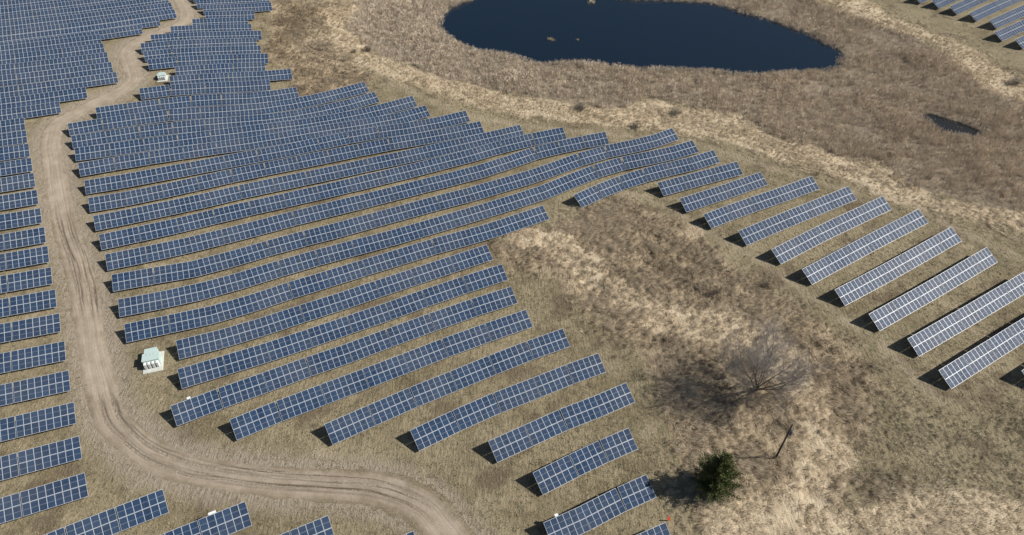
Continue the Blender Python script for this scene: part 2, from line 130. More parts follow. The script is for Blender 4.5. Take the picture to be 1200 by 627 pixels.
ROWDATA = '''[["C",1,[[7,8.42,35.36,-2.24,14.84,38.07,-2.25],[8,14.95,38.12,-2.25,22.29,41.21,-2.23]]],
["C",2,[[6,5.57,41.21,-2.24,10.91,43.67,-2.25],[6,11.01,43.73,-2.25,16.22,46.44,-2.24],[5,16.33,46.49,-2.24,20.79,48.51,-2.23]]],
["C",3,[[6,4.46,48.88,-2.24,9.83,51.8,-2.24],[5,9.94,51.86,-2.24,14.47,54.2,-2.24],[5,14.58,54.25,-2.24,19.2,56.41,-2.23]]],
["C",4,[[6,-2.22,54.1,-2.22,3.17,56.9,-2.23],[6,3.28,56.96,-2.23,8.67,59.76,-2.23],[6,8.78,59.82,-2.23,14.33,62.29,-2.24],[6,14.44,62.34,-2.24,19.9,65.02,-2.23]]],
["C",5,[[7,-14.09,56.03,-2.17,-8.04,59.57,-2.2],[7,-7.94,59.63,-2.2,-1.76,62.94,-2.22],[7,-1.65,62.99,-2.22,4.69,65.96,-2.23],[6,4.8,66.01,-2.23,10.2,68.64,-2.24],[6,10.31,68.7,-2.24,15.81,71.1,-2.24]]],
["C",6,[[7,-27.43,57.03,-2.04,-21.38,60.5,-2.11],[7,-21.28,60.56,-2.11,-15.22,64.01,-2.17],[7,-15.12,64.06,-2.17,-8.93,67.27,-2.19],[7,-8.82,67.32,-2.19,-2.65,70.57,-2.21],[7,-2.55,70.62,-2.22,3.68,73.76,-2.23],[7,3.79,73.81,-2.23,10.14,76.67,-2.24]]],
["C",7,[[7,-42.18,57.67,-1.78,-36.12,61.15,-1.9],[7,-36.01,61.21,-1.91,-29.81,64.43,-2.02],[7,-29.71,64.48,-2.03,-23.49,67.67,-2.09],[7,-23.38,67.73,-2.09,-17.18,70.95,-2.15],[7,-17.07,71.0,-2.15,-10.9,74.27,-2.18],[8,-10.79,74.32,-2.18,-3.61,77.81,-2.22],[8,-3.5,77.86,-2.22,3.75,81.22,-2.25]]],
["C",8,[[7,-52.1,59.98,-1.49,-46.03,63.43,-1.7],[7,-45.92,63.49,-1.7,-39.72,66.7,-1.84],[7,-39.62,66.76,-1.84,-33.44,70.0,-1.97],[7,-33.33,70.05,-1.97,-27.05,73.1,-2.06],[7,-26.94,73.16,-2.06,-20.79,76.47,-2.12],[8,-20.68,76.53,-2.12,-13.6,80.19,-2.19],[8,-13.49,80.25,-2.19,-6.33,83.77,-2.23],[8,-6.22,83.82,-2.23,1.06,87.09,-2.27]]],
["C",9,[[7,-53.79,67.07,-1.44,-47.41,70.04,-1.66],[7,-47.3,70.09,-1.66,-40.92,73.05,-1.83],[7,-40.81,73.1,-1.83,-34.52,76.26,-1.95],[7,-34.41,76.31,-1.95,-28.14,79.51,-2.06],[7,-28.03,79.57,-2.06,-21.75,82.75,-2.12],[7,-21.65,82.81,-2.12,-15.43,86.1,-2.19],[8,-15.32,86.16,-2.19,-8.14,89.77,-2.24],[8,-8.03,89.82,-2.24,-0.74,93.22,-2.29]]],
["C",10,[[7,-56.31,73.08,-1.35,-49.84,75.69,-1.58],[7,-49.73,75.74,-1.58,-43.42,78.72,-1.78],[7,-43.32,78.78,-1.78,-37.13,82.01,-1.9],[7,-37.03,82.06,-1.9,-30.76,85.14,-2.03],[7,-30.66,85.19,-2.03,-24.49,88.46,-2.1],[7,-24.38,88.51,-2.1,-18.16,91.68,-2.18],[8,-18.06,91.73,-2.18,-10.95,95.35,-2.26],[8,-10.84,95.4,-2.26,-3.71,98.97,-2.32]]],
["C",11,[[7,-66.45,76.38,-0.89,-59.89,78.8,-1.23],[7,-59.77,78.84,-1.23,-53.19,81.23,-1.46],[7,-53.08,81.28,-1.46,-46.79,84.36,-1.68],[7,-46.69,84.42,-1.68,-40.56,87.82,-1.83],[7,-40.45,87.88,-1.83,-34.18,91.0,-1.96],[7,-34.07,91.06,-1.97,-27.81,94.21,-2.09],[7,-27.7,94.26,-2.09,-21.42,97.36,-2.18],[7,-21.31,97.41,-2.18,-15.03,100.51,-2.27],[7,-14.92,100.56,-2.27,-8.5,103.37,-2.32],[6,-8.39,103.41,-2.32,-2.93,105.91,-2.37],[6,-2.82,105.97,-2.37,2.49,108.77,-2.39],[6,2.6,108.83,-2.39,7.92,111.6,-2.38]]],
["C",12,[[7,-69.96,82.15,-0.7,-63.32,84.48,-1.04],[7,-63.21,84.53,-1.05,-56.66,87.13,-1.33],[7,-56.55,87.18,-1.33,-50.2,90.23,-1.55],[7,-50.1,90.29,-1.56,-43.89,93.64,-1.76],[7,-43.79,93.69,-1.76,-37.48,96.84,-1.9],[7,-37.37,96.89,-1.9,-30.97,99.83,-2.06],[7,-30.86,99.88,-2.06,-24.41,102.73,-2.16],[7,-24.3,102.78,-2.17,-17.94,105.81,-2.27],[7,-17.83,105.86,-2.27,-11.51,108.99,-2.35],[7,-11.4,109.04,-2.35,-5.07,112.13,-2.4],[7,-4.96,112.19,-2.4,1.36,115.31,-2.43],[7,1.47,115.37,-2.43,7.71,118.64,-2.42],[7,7.81,118.7,-2.41,13.72,122.52,-2.4],[7,13.81,122.6,-2.39,19.78,126.33,-2.37],[7,19.88,126.39,-2.36,26.25,129.38,-2.33],[7,26.36,129.42,-2.33,33.06,131.64,-2.29],[6,33.17,131.67,-2.29,38.84,133.72,-2.24],[6,38.95,133.77,-2.24,44.4,136.37,-2.2]]],
["C",13,[[7,-73.62,88.28,-0.49,-67.0,90.62,-0.83],[7,-66.88,90.65,-0.84,-60.21,92.83,-1.18],[7,-60.1,92.88,-1.18,-53.81,95.98,-1.41],[7,-53.7,96.03,-1.41,-47.51,99.35,-1.63],[7,-47.4,99.4,-1.63,-41.11,102.52,-1.81],[7,-41.0,102.57,-1.82,-34.6,105.47,-1.98],[7,-34.5,105.53,-1.99,-28.21,108.65,-2.15],[7,-28.1,108.7,-2.15,-21.75,111.72,-2.27],[7,-21.64,111.77,-2.27,-15.3,114.79,-2.38],[7,-15.19,114.84,-2.38,-8.76,117.67,-2.43],[7,-8.65,117.72,-2.43,-2.34,120.82,-2.47],[7,-2.24,120.87,-2.47,4.09,123.94,-2.47],[7,4.19,123.99,-2.47,10.33,127.39,-2.44],[7,10.43,127.46,-2.44,16.45,131.08,-2.42],[7,16.55,131.14,-2.41,22.87,134.21,-2.39],[7,22.98,134.25,-2.39,29.61,136.57,-2.36],[6,29.73,136.61,-2.36,35.3,138.85,-2.32],[6,35.41,138.9,-2.32,40.62,141.9,-2.29]]],
["C",14,[[7,-76.88,93.7,-0.27,-70.42,96.4,-0.62],[7,-70.31,96.44,-0.63,-63.9,99.24,-0.96],[7,-63.79,99.29,-0.96,-57.48,102.33,-1.25],[7,-57.37,102.38,-1.25,-51.09,105.49,-1.48],[7,-50.99,105.55,-1.49,-44.76,108.74,-1.74],[7,-44.65,108.79,-1.74,-38.31,111.78,-1.93],[7,-38.2,111.84,-1.93,-31.84,114.75,-2.12],[7,-31.73,114.8,-2.12,-25.4,117.82,-2.26],[7,-25.29,117.87,-2.27,-18.96,120.87,-2.38],[7,-18.85,120.92,-2.39,-12.46,123.78,-2.48],[7,-12.35,123.83,-2.48,-6.0,126.8,-2.51],[7,-5.9,126.85,-2.51,0.22,130.28,-2.53],[7,0.32,130.34,-2.53,6.33,133.93,-2.51],[6,6.44,133.98,-2.5,11.99,136.28,-2.48],[6,12.1,136.33,-2.48,17.73,138.39,-2.47],[6,17.85,138.43,-2.47,23.56,140.28,-2.45]]],
["C",15,[[7,-80.33,99.23,-0.02,-73.93,102.19,-0.4],[7,-73.82,102.24,-0.41,-67.44,105.23,-0.74],[7,-67.33,105.29,-0.74,-61.05,108.49,-1.07],[7,-60.94,108.55,-1.08,-54.61,111.64,-1.35],[7,-54.5,111.69,-1.36,-48.09,114.64,-1.63],[7,-47.98,114.69,-1.63,-41.58,117.66,-1.87],[7,-41.47,117.7,-1.87,-35.07,120.67,-2.08],[7,-34.96,120.72,-2.08,-28.57,123.71,-2.28],[7,-28.46,123.76,-2.29,-22.06,126.73,-2.41],[7,-21.95,126.78,-2.41,-15.6,129.87,-2.53],[7,-15.5,129.92,-2.53,-9.09,132.89,-2.56],[8,-8.98,132.94,-2.57,-1.82,136.65,-2.59],[8,-1.72,136.71,-2.59,5.7,139.85,-2.58],[8,5.81,139.89,-2.58,13.43,142.54,-2.55]]],
["C",16,[[7,-83.78,104.72,0.24,-77.43,107.62,-0.15],[7,-77.32,107.68,-0.16,-71.0,110.66,-0.52],[7,-70.89,110.71,-0.52,-64.58,113.73,-0.87],[7,-64.47,113.78,-0.87,-58.27,117.0,-1.2],[7,-58.16,117.05,-1.2,-51.82,120.0,-1.49],[7,-51.71,120.05,-1.49,-45.34,122.94,-1.82],[7,-45.23,122.99,-1.82,-38.83,125.81,-2.05],[7,-38.72,125.86,-2.05,-32.36,128.76,-2.27],[7,-32.25,128.81,-2.27,-25.82,131.58,-2.42],[7,-25.71,131.62,-2.43,-19.28,134.4,-2.54],[8,-19.17,134.44,-2.54,-11.81,137.57,-2.62],[8,-11.7,137.62,-2.62,-4.32,140.71,-2.64],[8,-4.21,140.76,-2.64,3.14,143.9,-2.64]]],
["C",17,[[7,-87.31,110.29,0.52,-80.8,112.98,0.11],[7,-80.69,113.03,0.1,-74.35,116.11,-0.29],[7,-74.24,116.16,-0.3,-68.0,119.42,-0.65],[7,-67.89,119.48,-0.65,-61.66,122.76,-1.05],[7,-61.55,122.82,-1.05,-55.2,125.88,-1.41],[7,-55.09,125.93,-1.41,-48.67,128.84,-1.75],[7,-48.56,128.89,-1.76,-42.16,131.85,-2.05],[7,-42.05,131.9,-2.05,-35.6,134.76,-2.26],[7,-35.5,134.81,-2.27,-28.98,137.52,-2.47],[7,-28.87,137.56,-2.47,-22.2,139.86,-2.59],[8,-22.08,139.9,-2.59,-14.48,142.6,-2.69],[8,-14.37,142.64,-2.69,-6.86,145.58,-2.71]]],
["C",18,[[7,-90.6,115.97,0.8,-84.13,118.67,0.38],[7,-84.02,118.72,0.38,-77.66,121.68,-0.04],[7,-77.55,121.73,-0.05,-71.22,124.73,-0.46],[7,-71.11,124.78,-0.47,-64.8,127.84,-0.89],[7,-64.69,127.89,-0.9,-58.38,130.95,-1.32],[7,-58.27,131.0,-1.32,-51.86,133.85,-1.67],[7,-51.75,133.89,-1.67,-45.5,137.08,-2.04],[7,-45.4,137.13,-2.04,-39.07,140.17,-2.29],[7,-38.96,140.22,-2.29,-32.43,142.74,-2.5],[7,-32.32,142.77,-2.5,-25.57,144.69,-2.63],[8,-25.46,144.73,-2.63,-17.93,147.52,-2.74],[8,-17.82,147.56,-2.74,-10.55,150.94,-2.79]]],
["C",19,[[7,-94.38,121.94,1.11,-88.04,124.88,0.71],[7,-87.93,124.94,0.7,-81.53,127.75,0.26],[7,-81.42,127.8,0.25,-74.99,130.54,-0.21],[7,-74.88,130.59,-0.21,-68.41,133.24,-0.67],[7,-68.3,133.28,-0.68,-61.79,135.83,-1.17],[7,-61.68,135.88,-1.18,-55.27,138.66,-1.61],[7,-55.16,138.71,-1.61,-48.76,141.53,-1.99],[7,-48.65,141.57,-2.0,-42.13,144.11,-2.31],[7,-42.02,144.15,-2.31,-35.41,146.48,-2.51],[8,-35.3,146.52,-2.51,-27.88,149.51,-2.69],[8,-27.77,149.56,-2.7,-20.86,153.56,-2.78]]],
["C",20,[[7,-97.77,127.38,1.39,-91.2,129.89,0.98],[7,-91.09,129.94,0.97,-84.58,132.57,0.51],[7,-84.47,132.62,0.51,-77.97,135.28,0.02],[7,-77.85,135.33,0.01,-71.31,137.89,-0.5],[7,-71.2,137.93,-0.51,-64.63,140.4,-1.06],[7,-64.52,140.44,-1.07,-57.95,142.93,-1.58],[7,-57.84,142.97,-1.59,-51.23,145.39,-1.97],[7,-51.12,145.43,-1.98,-44.62,148.12,-2.33],[7,-44.51,148.16,-2.34,-38.13,151.12,-2.54],[7,-38.02,151.17,-2.54,-31.76,154.38,-2.69],[8,-31.65,154.44,-2.7,-24.68,158.45,-2.8]]],
["C",21,[[7,-100.48,132.05,1.61,-94.07,134.82,1.21],[7,-93.96,134.87,1.2,-87.58,137.7,0.76],[7,-87.47,137.75,0.75,-80.99,140.29,0.23],[7,-80.87,140.33,0.22,-74.28,142.58,-0.33],[7,-74.16,142.62,-0.34,-67.5,144.68,-0.91],[7,-67.39,144.72,-0.92,-60.72,146.75,-1.51],[7,-60.61,146.78,-1.52,-54.13,149.39,-1.92],[7,-54.02,149.43,-1.93,-47.76,152.49,-2.29],[7,-47.65,152.55,-2.29,-41.6,156.03,-2.53],[8,-41.5,156.1,-2.53,-34.83,160.49,-2.7]]],
["C",22,[[7,-103.46,137.07,1.84,-97.09,140.09,1.43],[7,-96.98,140.13,1.42,-90.5,142.9,0.99],[7,-90.39,142.95,0.98,-83.95,145.78,0.46],[7,-83.83,145.81,0.45,-77.09,147.8,-0.14],[7,-76.97,147.84,-0.15,-70.21,149.76,-0.76],[7,-70.09,149.79,-0.77,-63.42,151.99,-1.39],[7,-63.31,152.03,-1.4,-56.89,154.9,-1.89],[7,-56.78,154.95,-1.9,-50.55,158.25,-2.24],[7,-50.45,158.31,-2.25,-44.43,161.97,-2.54],[7,-44.33,162.04,-2.55,-38.41,165.87,-2.7]]],
["C",23,[[7,-100.39,144.59,1.66,-94.01,147.44,1.24],[7,-93.91,147.49,1.24,-87.55,150.37,0.76],[7,-87.44,150.42,0.75,-80.99,152.99,0.14],[7,-80.88,153.02,0.13,-74.22,155.08,-0.51],[7,-74.11,155.12,-0.52,-67.36,156.84,-1.14],[6,-67.24,156.87,-1.15,-61.72,159.12,-1.67],[6,-61.61,159.17,-1.68,-56.19,161.69,-2.05]]],
["C",24,[[7,-93.96,154.74,1.21,-87.57,157.57,0.69],[8,-87.46,157.62,0.68,-79.88,160.01,-0.07],[8,-79.76,160.05,-0.08,-72.07,162.14,-0.83],[8,-71.95,162.17,-0.84,-64.34,164.54,-1.55]]],
["C",25,[[7,-89.29,161.91,0.81,-82.68,164.38,0.14],[7,-82.57,164.42,0.13,-75.88,166.62,-0.58],[8,-75.76,166.65,-0.59,-68.0,168.82,-1.32],[8,-67.89,168.86,-1.33,-60.29,171.57,-2.02]]],
["C",26,[[7,-89.79,167.33,0.79,-83.1,169.82,0.07],[7,-82.98,169.87,0.06,-76.25,172.22,-0.67],[8,-76.14,172.26,-0.68,-68.28,174.49,-1.41]]],
["C",27,[[7,-97.82,170.16,1.32,-91.35,172.96,0.79],[7,-91.24,173.0,0.78,-84.55,175.18,0.1],[8,-84.43,175.22,0.09,-76.77,177.63,-0.75],[8,-76.65,177.67,-0.76,-68.85,179.63,-1.47]]],
["C",28,[[7,-100.63,174.75,1.45,-94.26,177.56,0.93],[7,-94.15,177.61,0.92,-87.5,179.67,0.31],[8,-87.39,179.71,0.3,-79.84,182.18,-0.54],[8,-79.72,182.22,-0.55,-72.05,184.31,-1.3]]],
["C",29,[[7,-103.37,179.44,1.59,-96.85,182.05,1.04],[7,-96.74,182.09,1.03,-90.06,184.26,0.45],[8,-89.95,184.3,0.44,-82.35,186.8,-0.39],[8,-82.23,186.83,-0.4,-74.55,189.1,-1.22]]],
["C",30,[[7,-102.88,185.17,1.43,-96.25,187.68,0.86],[7,-96.13,187.72,0.85,-89.36,189.78,0.24],[7,-89.24,189.81,0.23,-82.46,191.83,-0.49],[8,-82.34,191.87,-0.51,-74.56,194.08,-1.33]]],
["C",31,[[7,-99.78,191.58,1.04,-93.12,193.77,0.46],[7,-93.0,193.81,0.46,-86.33,195.98,-0.2],[8,-86.22,196.01,-0.21,-78.51,198.2,-1.02]]],
["C",32,[[7,-95.63,197.78,0.56,-88.76,200.12,-0.06],[8,-88.65,200.16,-0.07,-80.75,202.66,-0.87]]],
["C",33,[[7,-94.02,203.96,0.27,-87.2,205.86,-0.34],[7,-87.08,205.89,-0.35,-80.29,207.89,-1.01]]],
["C",34,[[7,-96.03,208.51,0.3,-89.35,210.8,-0.27],[7,-89.24,210.84,-0.28,-82.59,213.21,-0.89],[6,-82.48,213.25,-0.9,-76.76,215.22,-1.39]]],
["C",35,[[7,-99.29,212.43,0.44,-92.54,214.93,-0.12],[7,-92.43,214.97,-0.13,-85.64,217.34,-0.71],[7,-85.52,217.38,-0.72,-78.69,219.62,-1.28]]],
["C",36,[[7,-101.9,217.01,0.49,-95.16,219.35,-0.05],[7,-95.04,219.39,-0.06,-88.28,221.66,-0.59],[8,-88.17,221.7,-0.6,-80.42,224.25,-1.2]]],
["L",1,[[7,-74.51,42.09,-0.6,-67.97,44.88,-0.86],[8,-67.86,44.93,-0.87,-60.39,48.14,-1.19]]],
["L",2,[[7,-78.12,48.46,-0.4,-71.57,51.08,-0.69],[8,-71.46,51.12,-0.7,-63.97,54.11,-1.03]]],
["L",3,[[7,-81.7,54.78,-0.18,-75.14,57.25,-0.51],[8,-75.03,57.29,-0.51,-67.53,60.09,-0.86]]],
["L",4,[[7,-85.24,61.06,0.06,-78.73,63.43,-0.29],[8,-78.62,63.47,-0.3,-71.18,66.17,-0.68]]],
["L",5,[[7,-88.75,67.29,0.3,-82.23,69.55,-0.06],[8,-82.12,69.59,-0.07,-74.68,72.19,-0.49]]],
["L",6,[[7,-92.23,73.49,0.55,-85.37,75.88,0.17],[7,-85.26,75.92,0.16,-78.4,78.33,-0.24]]],
["L",7,[[7,-95.36,79.05,0.78,-88.59,81.5,0.39],[7,-88.47,81.54,0.39,-81.71,84.0,-0.01]]],
["L",8,[[7,-98.47,84.6,1.02,-91.85,87.08,0.63],[7,-91.73,87.13,0.62,-85.11,89.62,0.23]]],
["L",9,[[7,-101.59,90.17,1.27,-95.03,92.71,0.88],[7,-94.92,92.75,0.87,-88.37,95.29,0.47]]],
["L",10,[[7,-104.54,95.45,1.52,-98.1,98.02,1.12],[7,-97.98,98.06,1.12,-91.55,100.65,0.71]]],
["L",11,[[6,-107.75,101.17,1.76,-101.91,103.49,1.43],[7,-101.8,103.54,1.42,-95.01,106.3,0.99]]],
["L",12,[[6,-110.99,106.96,2.02,-105.25,109.27,1.71],[7,-105.14,109.31,1.7,-98.48,112.07,1.29]]],
["L",13,[[6,-114.13,112.55,2.27,-108.48,114.88,1.96],[7,-108.37,114.92,1.95,-101.81,117.67,1.57]]],
["L",14,[[6,-117.18,118.01,2.52,-111.59,120.27,2.21],[7,-111.48,120.32,2.2,-104.96,122.97,1.83]]],
["L",15,[[6,-120.22,123.42,2.74,-114.7,125.6,2.43],[7,-114.58,125.65,2.43,-108.14,128.2,2.06]]],
["L",16,[[6,-123.25,128.76,2.92,-117.76,130.87,2.65],[7,-117.65,130.91,2.64,-111.28,133.43,2.29]]],
["L",17,[[6,-126.17,133.93,3.09,-120.74,136.03,2.84],[7,-120.63,136.07,2.83,-114.33,138.63,2.48]]],
["L",18,[[6,-128.73,138.42,3.21,-123.08,140.77,2.94],[7,-122.97,140.82,2.94,-116.41,143.61,2.59],[7,-116.3,143.65,2.59,-109.85,146.69,2.23]]],
["L",19,[[6,-131.65,143.55,3.34,-125.96,145.83,3.07],[6,-125.85,145.88,3.06,-120.15,148.17,2.79],[7,-120.04,148.21,2.78,-113.46,151.04,2.42],[7,-113.35,151.09,2.42,-106.86,154.09,2.06]]],
["L",20,[[6,-134.63,148.76,3.48,-129.04,151.01,3.2],[6,-128.93,151.06,3.19,-123.34,153.33,2.9],[6,-123.23,153.37,2.9,-117.65,155.66,2.6],[6,-117.54,155.7,2.6,-112.02,158.13,2.29],[5,-111.92,158.18,2.29,-107.35,160.26,2.04],[5,-107.24,160.31,2.04,-102.7,162.47,1.76]]],
["L",21,[[6,-138.08,154.71,3.52,-132.5,156.81,3.28],[6,-132.38,156.86,3.27,-126.83,159.03,2.99],[6,-126.71,159.08,2.99,-121.15,161.24,2.71],[6,-121.04,161.29,2.71,-115.53,163.59,2.42],[5,-115.42,163.64,2.42,-110.87,165.64,2.17],[5,-110.76,165.69,2.17,-106.21,167.71,1.92]]],
["L",22,[[6,-141.43,160.45,3.55,-135.85,162.48,3.34],[6,-135.74,162.52,3.33,-130.2,164.65,3.07],[6,-130.09,164.69,3.07,-124.57,166.86,2.78],[6,-124.46,166.91,2.78,-118.98,169.18,2.5],[5,-118.87,169.23,2.49,-114.35,171.22,2.25],[5,-114.24,171.27,2.24,-109.71,173.25,2.01]]],
["L",23,[[6,-144.52,165.76,3.57,-138.85,167.94,3.32],[6,-138.74,167.99,3.32,-133.09,170.21,3.06],[6,-132.98,170.25,3.05,-127.35,172.52,2.77],[5,-127.23,172.56,2.76,-122.57,174.52,2.54],[5,-122.46,174.57,2.53,-117.83,176.62,2.31],[5,-117.73,176.67,2.3,-113.1,178.73,2.07]]],
["L",24,[[6,-147.76,171.26,3.53,-142.13,173.5,3.28],[6,-142.02,173.54,3.28,-136.4,175.78,3.03],[6,-136.29,175.82,3.03,-130.68,178.1,2.76],[5,-130.57,178.14,2.76,-125.92,180.12,2.54],[5,-125.81,180.17,2.54,-121.18,182.17,2.31],[5,-121.07,182.22,2.31,-116.45,184.24,2.08]]],
["L",25,[[6,-148.63,172.73,3.51,-143.09,175.15,3.27],[6,-142.98,175.2,3.26,-137.44,177.61,3.02],[6,-137.33,177.66,3.01,-131.8,180.09,2.75],[6,-131.69,180.14,2.75,-126.18,182.61,2.48],[6,-126.07,182.66,2.47,-120.65,185.32,2.21],[7,-120.54,185.37,2.2,-114.28,188.61,1.88],[7,-114.17,188.66,1.87,-107.9,191.88,1.55]]],
["L",26,[[6,-151.03,176.8,3.47,-145.53,179.12,3.24],[6,-145.42,179.17,3.23,-139.94,181.55,2.98],[6,-139.83,181.59,2.98,-134.35,183.98,2.72],[6,-134.24,184.03,2.71,-128.77,186.42,2.45],[6,-128.66,186.47,2.45,-123.2,188.9,2.2],[6,-123.09,188.96,2.19,-117.75,191.63,1.93],[7,-117.64,191.68,1.93,-111.42,194.82,1.62],[7,-111.31,194.87,1.61,-105.1,198.03,1.29]]],
["L",27,[[6,-153.1,180.29,3.42,-147.58,182.65,3.19],[6,-147.47,182.7,3.19,-141.98,185.13,2.93],[6,-141.87,185.18,2.92,-136.38,187.6,2.67],[6,-136.27,187.65,2.66,-130.78,190.07,2.41],[6,-130.67,190.12,2.4,-125.17,192.52,2.15],[6,-125.06,192.57,2.15,-119.66,195.21,1.9],[6,-119.56,195.26,1.9,-114.22,198.01,1.63],[6,-114.11,198.07,1.62,-108.78,200.83,1.35],[7,-108.68,200.88,1.34,-102.59,204.32,0.92]]],
["L",28,[[6,-156.79,186.48,3.3,-151.2,188.73,3.09],[6,-151.09,188.77,3.08,-145.54,191.09,2.84],[6,-145.42,191.14,2.83,-139.88,193.48,2.58],[6,-139.77,193.53,2.58,-134.22,195.86,2.33],[6,-134.1,195.91,2.32,-128.54,198.22,2.08],[6,-128.43,198.27,2.08,-122.97,200.79,1.84],[6,-122.86,200.84,1.83,-117.43,203.45,1.58],[6,-117.33,203.5,1.58,-111.93,206.17,1.31],[7,-111.82,206.22,1.3,-105.52,209.33,0.98]]],
["L",29,[[6,-159.68,191.34,3.21,-154.12,193.64,3.0],[6,-154.01,193.68,2.99,-148.47,196.02,2.76],[6,-148.36,196.07,2.75,-142.84,198.46,2.5],[6,-142.73,198.51,2.49,-137.2,200.89,2.24],[6,-137.09,200.94,2.24,-131.56,203.29,2.0],[6,-131.45,203.34,2.0,-126.0,205.88,1.77],[6,-125.89,205.94,1.76,-120.47,208.54,1.54],[6,-120.36,208.59,1.53,-114.99,211.29,1.26],[7,-114.88,211.35,1.26,-108.63,214.54,0.93]]],
["L",30,[[6,-162.58,196.21,3.13,-157.05,198.59,2.9],[6,-156.94,198.64,2.89,-151.41,201.02,2.66],[6,-151.3,201.07,2.66,-145.79,203.49,2.41],[6,-145.68,203.54,2.4,-140.17,205.97,2.15],[6,-140.06,206.01,2.15,-134.55,208.42,1.91],[6,-134.44,208.47,1.9,-129.0,211.05,1.68],[6,-128.89,211.1,1.68,-123.47,213.73,1.46],[6,-123.37,213.78,1.46,-117.98,216.47,1.22],[7,-117.88,216.53,1.21,-111.67,219.8,0.87]]],
["L",31,[[6,-165.92,201.81,3.01,-160.36,204.15,2.79],[6,-160.25,204.2,2.78,-154.7,206.57,2.55],[6,-154.59,206.62,2.54,-149.05,209.0,2.31],[6,-148.94,209.04,2.3,-143.41,211.43,2.06],[6,-143.3,211.48,2.06,-137.75,213.84,1.82],[6,-137.64,213.89,1.82,-132.18,216.43,1.6],[6,-132.07,216.48,1.59,-126.62,219.08,1.38],[6,-126.52,219.13,1.37,-121.07,221.72,1.16],[7,-120.96,221.78,1.16,-114.72,225.01,0.83]]],
["L",32,[[6,-168.87,206.76,2.9,-163.3,209.1,2.69],[6,-163.19,209.15,2.69,-157.66,211.57,2.45],[6,-157.55,211.62,2.45,-152.01,214.03,2.21],[6,-151.9,214.08,2.21,-146.36,216.5,1.98],[6,-146.25,216.55,1.97,-140.71,218.95,1.74],[6,-140.6,219.0,1.74,-135.15,221.6,1.51],[6,-135.04,221.65,1.51,-129.61,224.3,1.29],[6,-129.5,224.36,1.29,-124.06,226.99,1.08],[7,-123.95,227.04,1.08,-117.66,230.22,0.8]]],
["L",33,[[6,-172.28,212.47,2.77,-166.67,214.76,2.58],[6,-166.56,214.81,2.57,-160.98,217.17,2.35],[6,-160.87,217.22,2.35,-155.3,219.61,2.11],[6,-155.19,219.66,2.11,-149.61,222.05,1.88],[6,-149.5,222.09,1.87,-143.92,224.46,1.65],[6,-143.81,224.51,1.65,-138.31,227.04,1.43],[6,-138.2,227.09,1.43,-132.72,229.7,1.22],[6,-132.62,229.75,1.22,-127.14,232.36,1.01],[7,-127.04,232.41,1.0,-120.66,235.47,0.75]]],
["L",34,[[6,-175.27,217.48,2.67,-169.77,219.79,2.47],[6,-169.66,219.84,2.47,-164.18,222.17,2.26],[6,-164.07,222.21,2.26,-158.61,224.61,2.03],[6,-158.5,224.65,2.03,-153.02,227.01,1.81],[6,-152.91,227.06,1.81,-147.43,229.4,1.6],[6,-147.32,229.44,1.6,-141.91,231.94,1.39],[6,-141.8,231.99,1.39,-136.44,234.59,1.18],[7,-136.33,234.65,1.18,-130.08,237.7,0.94],[7,-129.98,237.75,0.93,-123.74,240.82,0.68]]],
["B",1,[[6,-64.67,37.26,-1.01,-59.28,40.14,-1.22],[6,-59.17,40.2,-1.22,-53.77,43.04,-1.39],[6,-53.66,43.1,-1.4,-48.23,45.9,-1.57]]],
["B",2,[[6,-47.51,38.5,-1.58,-41.88,41.31,-1.73],[6,-41.77,41.37,-1.73,-36.14,44.16,-1.86]]],
["B",3,[[5,-33.77,37.62,-1.89,-29.04,39.89,-1.98],[5,-28.93,39.94,-1.98,-24.19,42.19,-2.05]]],
["B",4,[[8,-19.57,36.6,-2.09,-12.19,40.01,-2.17]]],
["R",1,[[6,15.05,115.39,-2.36,19.94,118.81,-2.33],[6,20.04,118.88,-2.33,25.15,121.95,-2.29],[6,25.26,122.01,-2.29,30.62,124.65,-2.26],[6,30.72,124.7,-2.26,36.26,126.93,-2.22],[6,36.38,126.97,-2.22,41.99,129.0,-2.18],[7,42.1,129.05,-2.18,48.4,132.03,-2.11]]],
["R",2,[[6,33.2,119.32,-2.21,38.92,121.69,-2.16],[7,39.03,121.74,-2.16,45.73,124.46,-2.11],[7,45.84,124.5,-2.11,52.57,127.14,-2.01]]],
["R",3,[[6,37.2,113.63,-2.17,42.55,116.11,-2.12],[6,42.66,116.16,-2.12,48.01,118.65,-2.05],[5,48.12,118.7,-2.04,52.53,120.85,-1.97],[5,52.64,120.91,-1.97,57.06,123.06,-1.91]]],
["R",4,[[6,41.34,108.24,-2.13,46.65,111.06,-2.07],[6,46.76,111.11,-2.07,52.17,113.72,-1.98],[6,52.28,113.77,-1.97,57.75,116.25,-1.88],[6,57.86,116.3,-1.88,63.27,118.91,-1.77],[5,63.38,118.96,-1.77,67.88,121.16,-1.68]]],
["R",5,[[6,47.33,102.89,-2.06,52.66,105.74,-1.97],[6,52.76,105.8,-1.97,58.09,108.65,-1.88],[6,58.2,108.7,-1.87,63.56,111.5,-1.76],[6,63.66,111.55,-1.76,69.04,114.32,-1.64],[6,69.15,114.37,-1.64,74.52,117.14,-1.53]]],
["R",6,[[6,52.61,97.29,-1.99,57.72,100.41,-1.9],[6,57.82,100.47,-1.9,62.94,103.59,-1.78],[6,63.04,103.65,-1.78,68.23,106.63,-1.66],[7,68.34,106.69,-1.65,74.43,110.1,-1.52],[7,74.53,110.16,-1.52,80.63,113.58,-1.39]]],
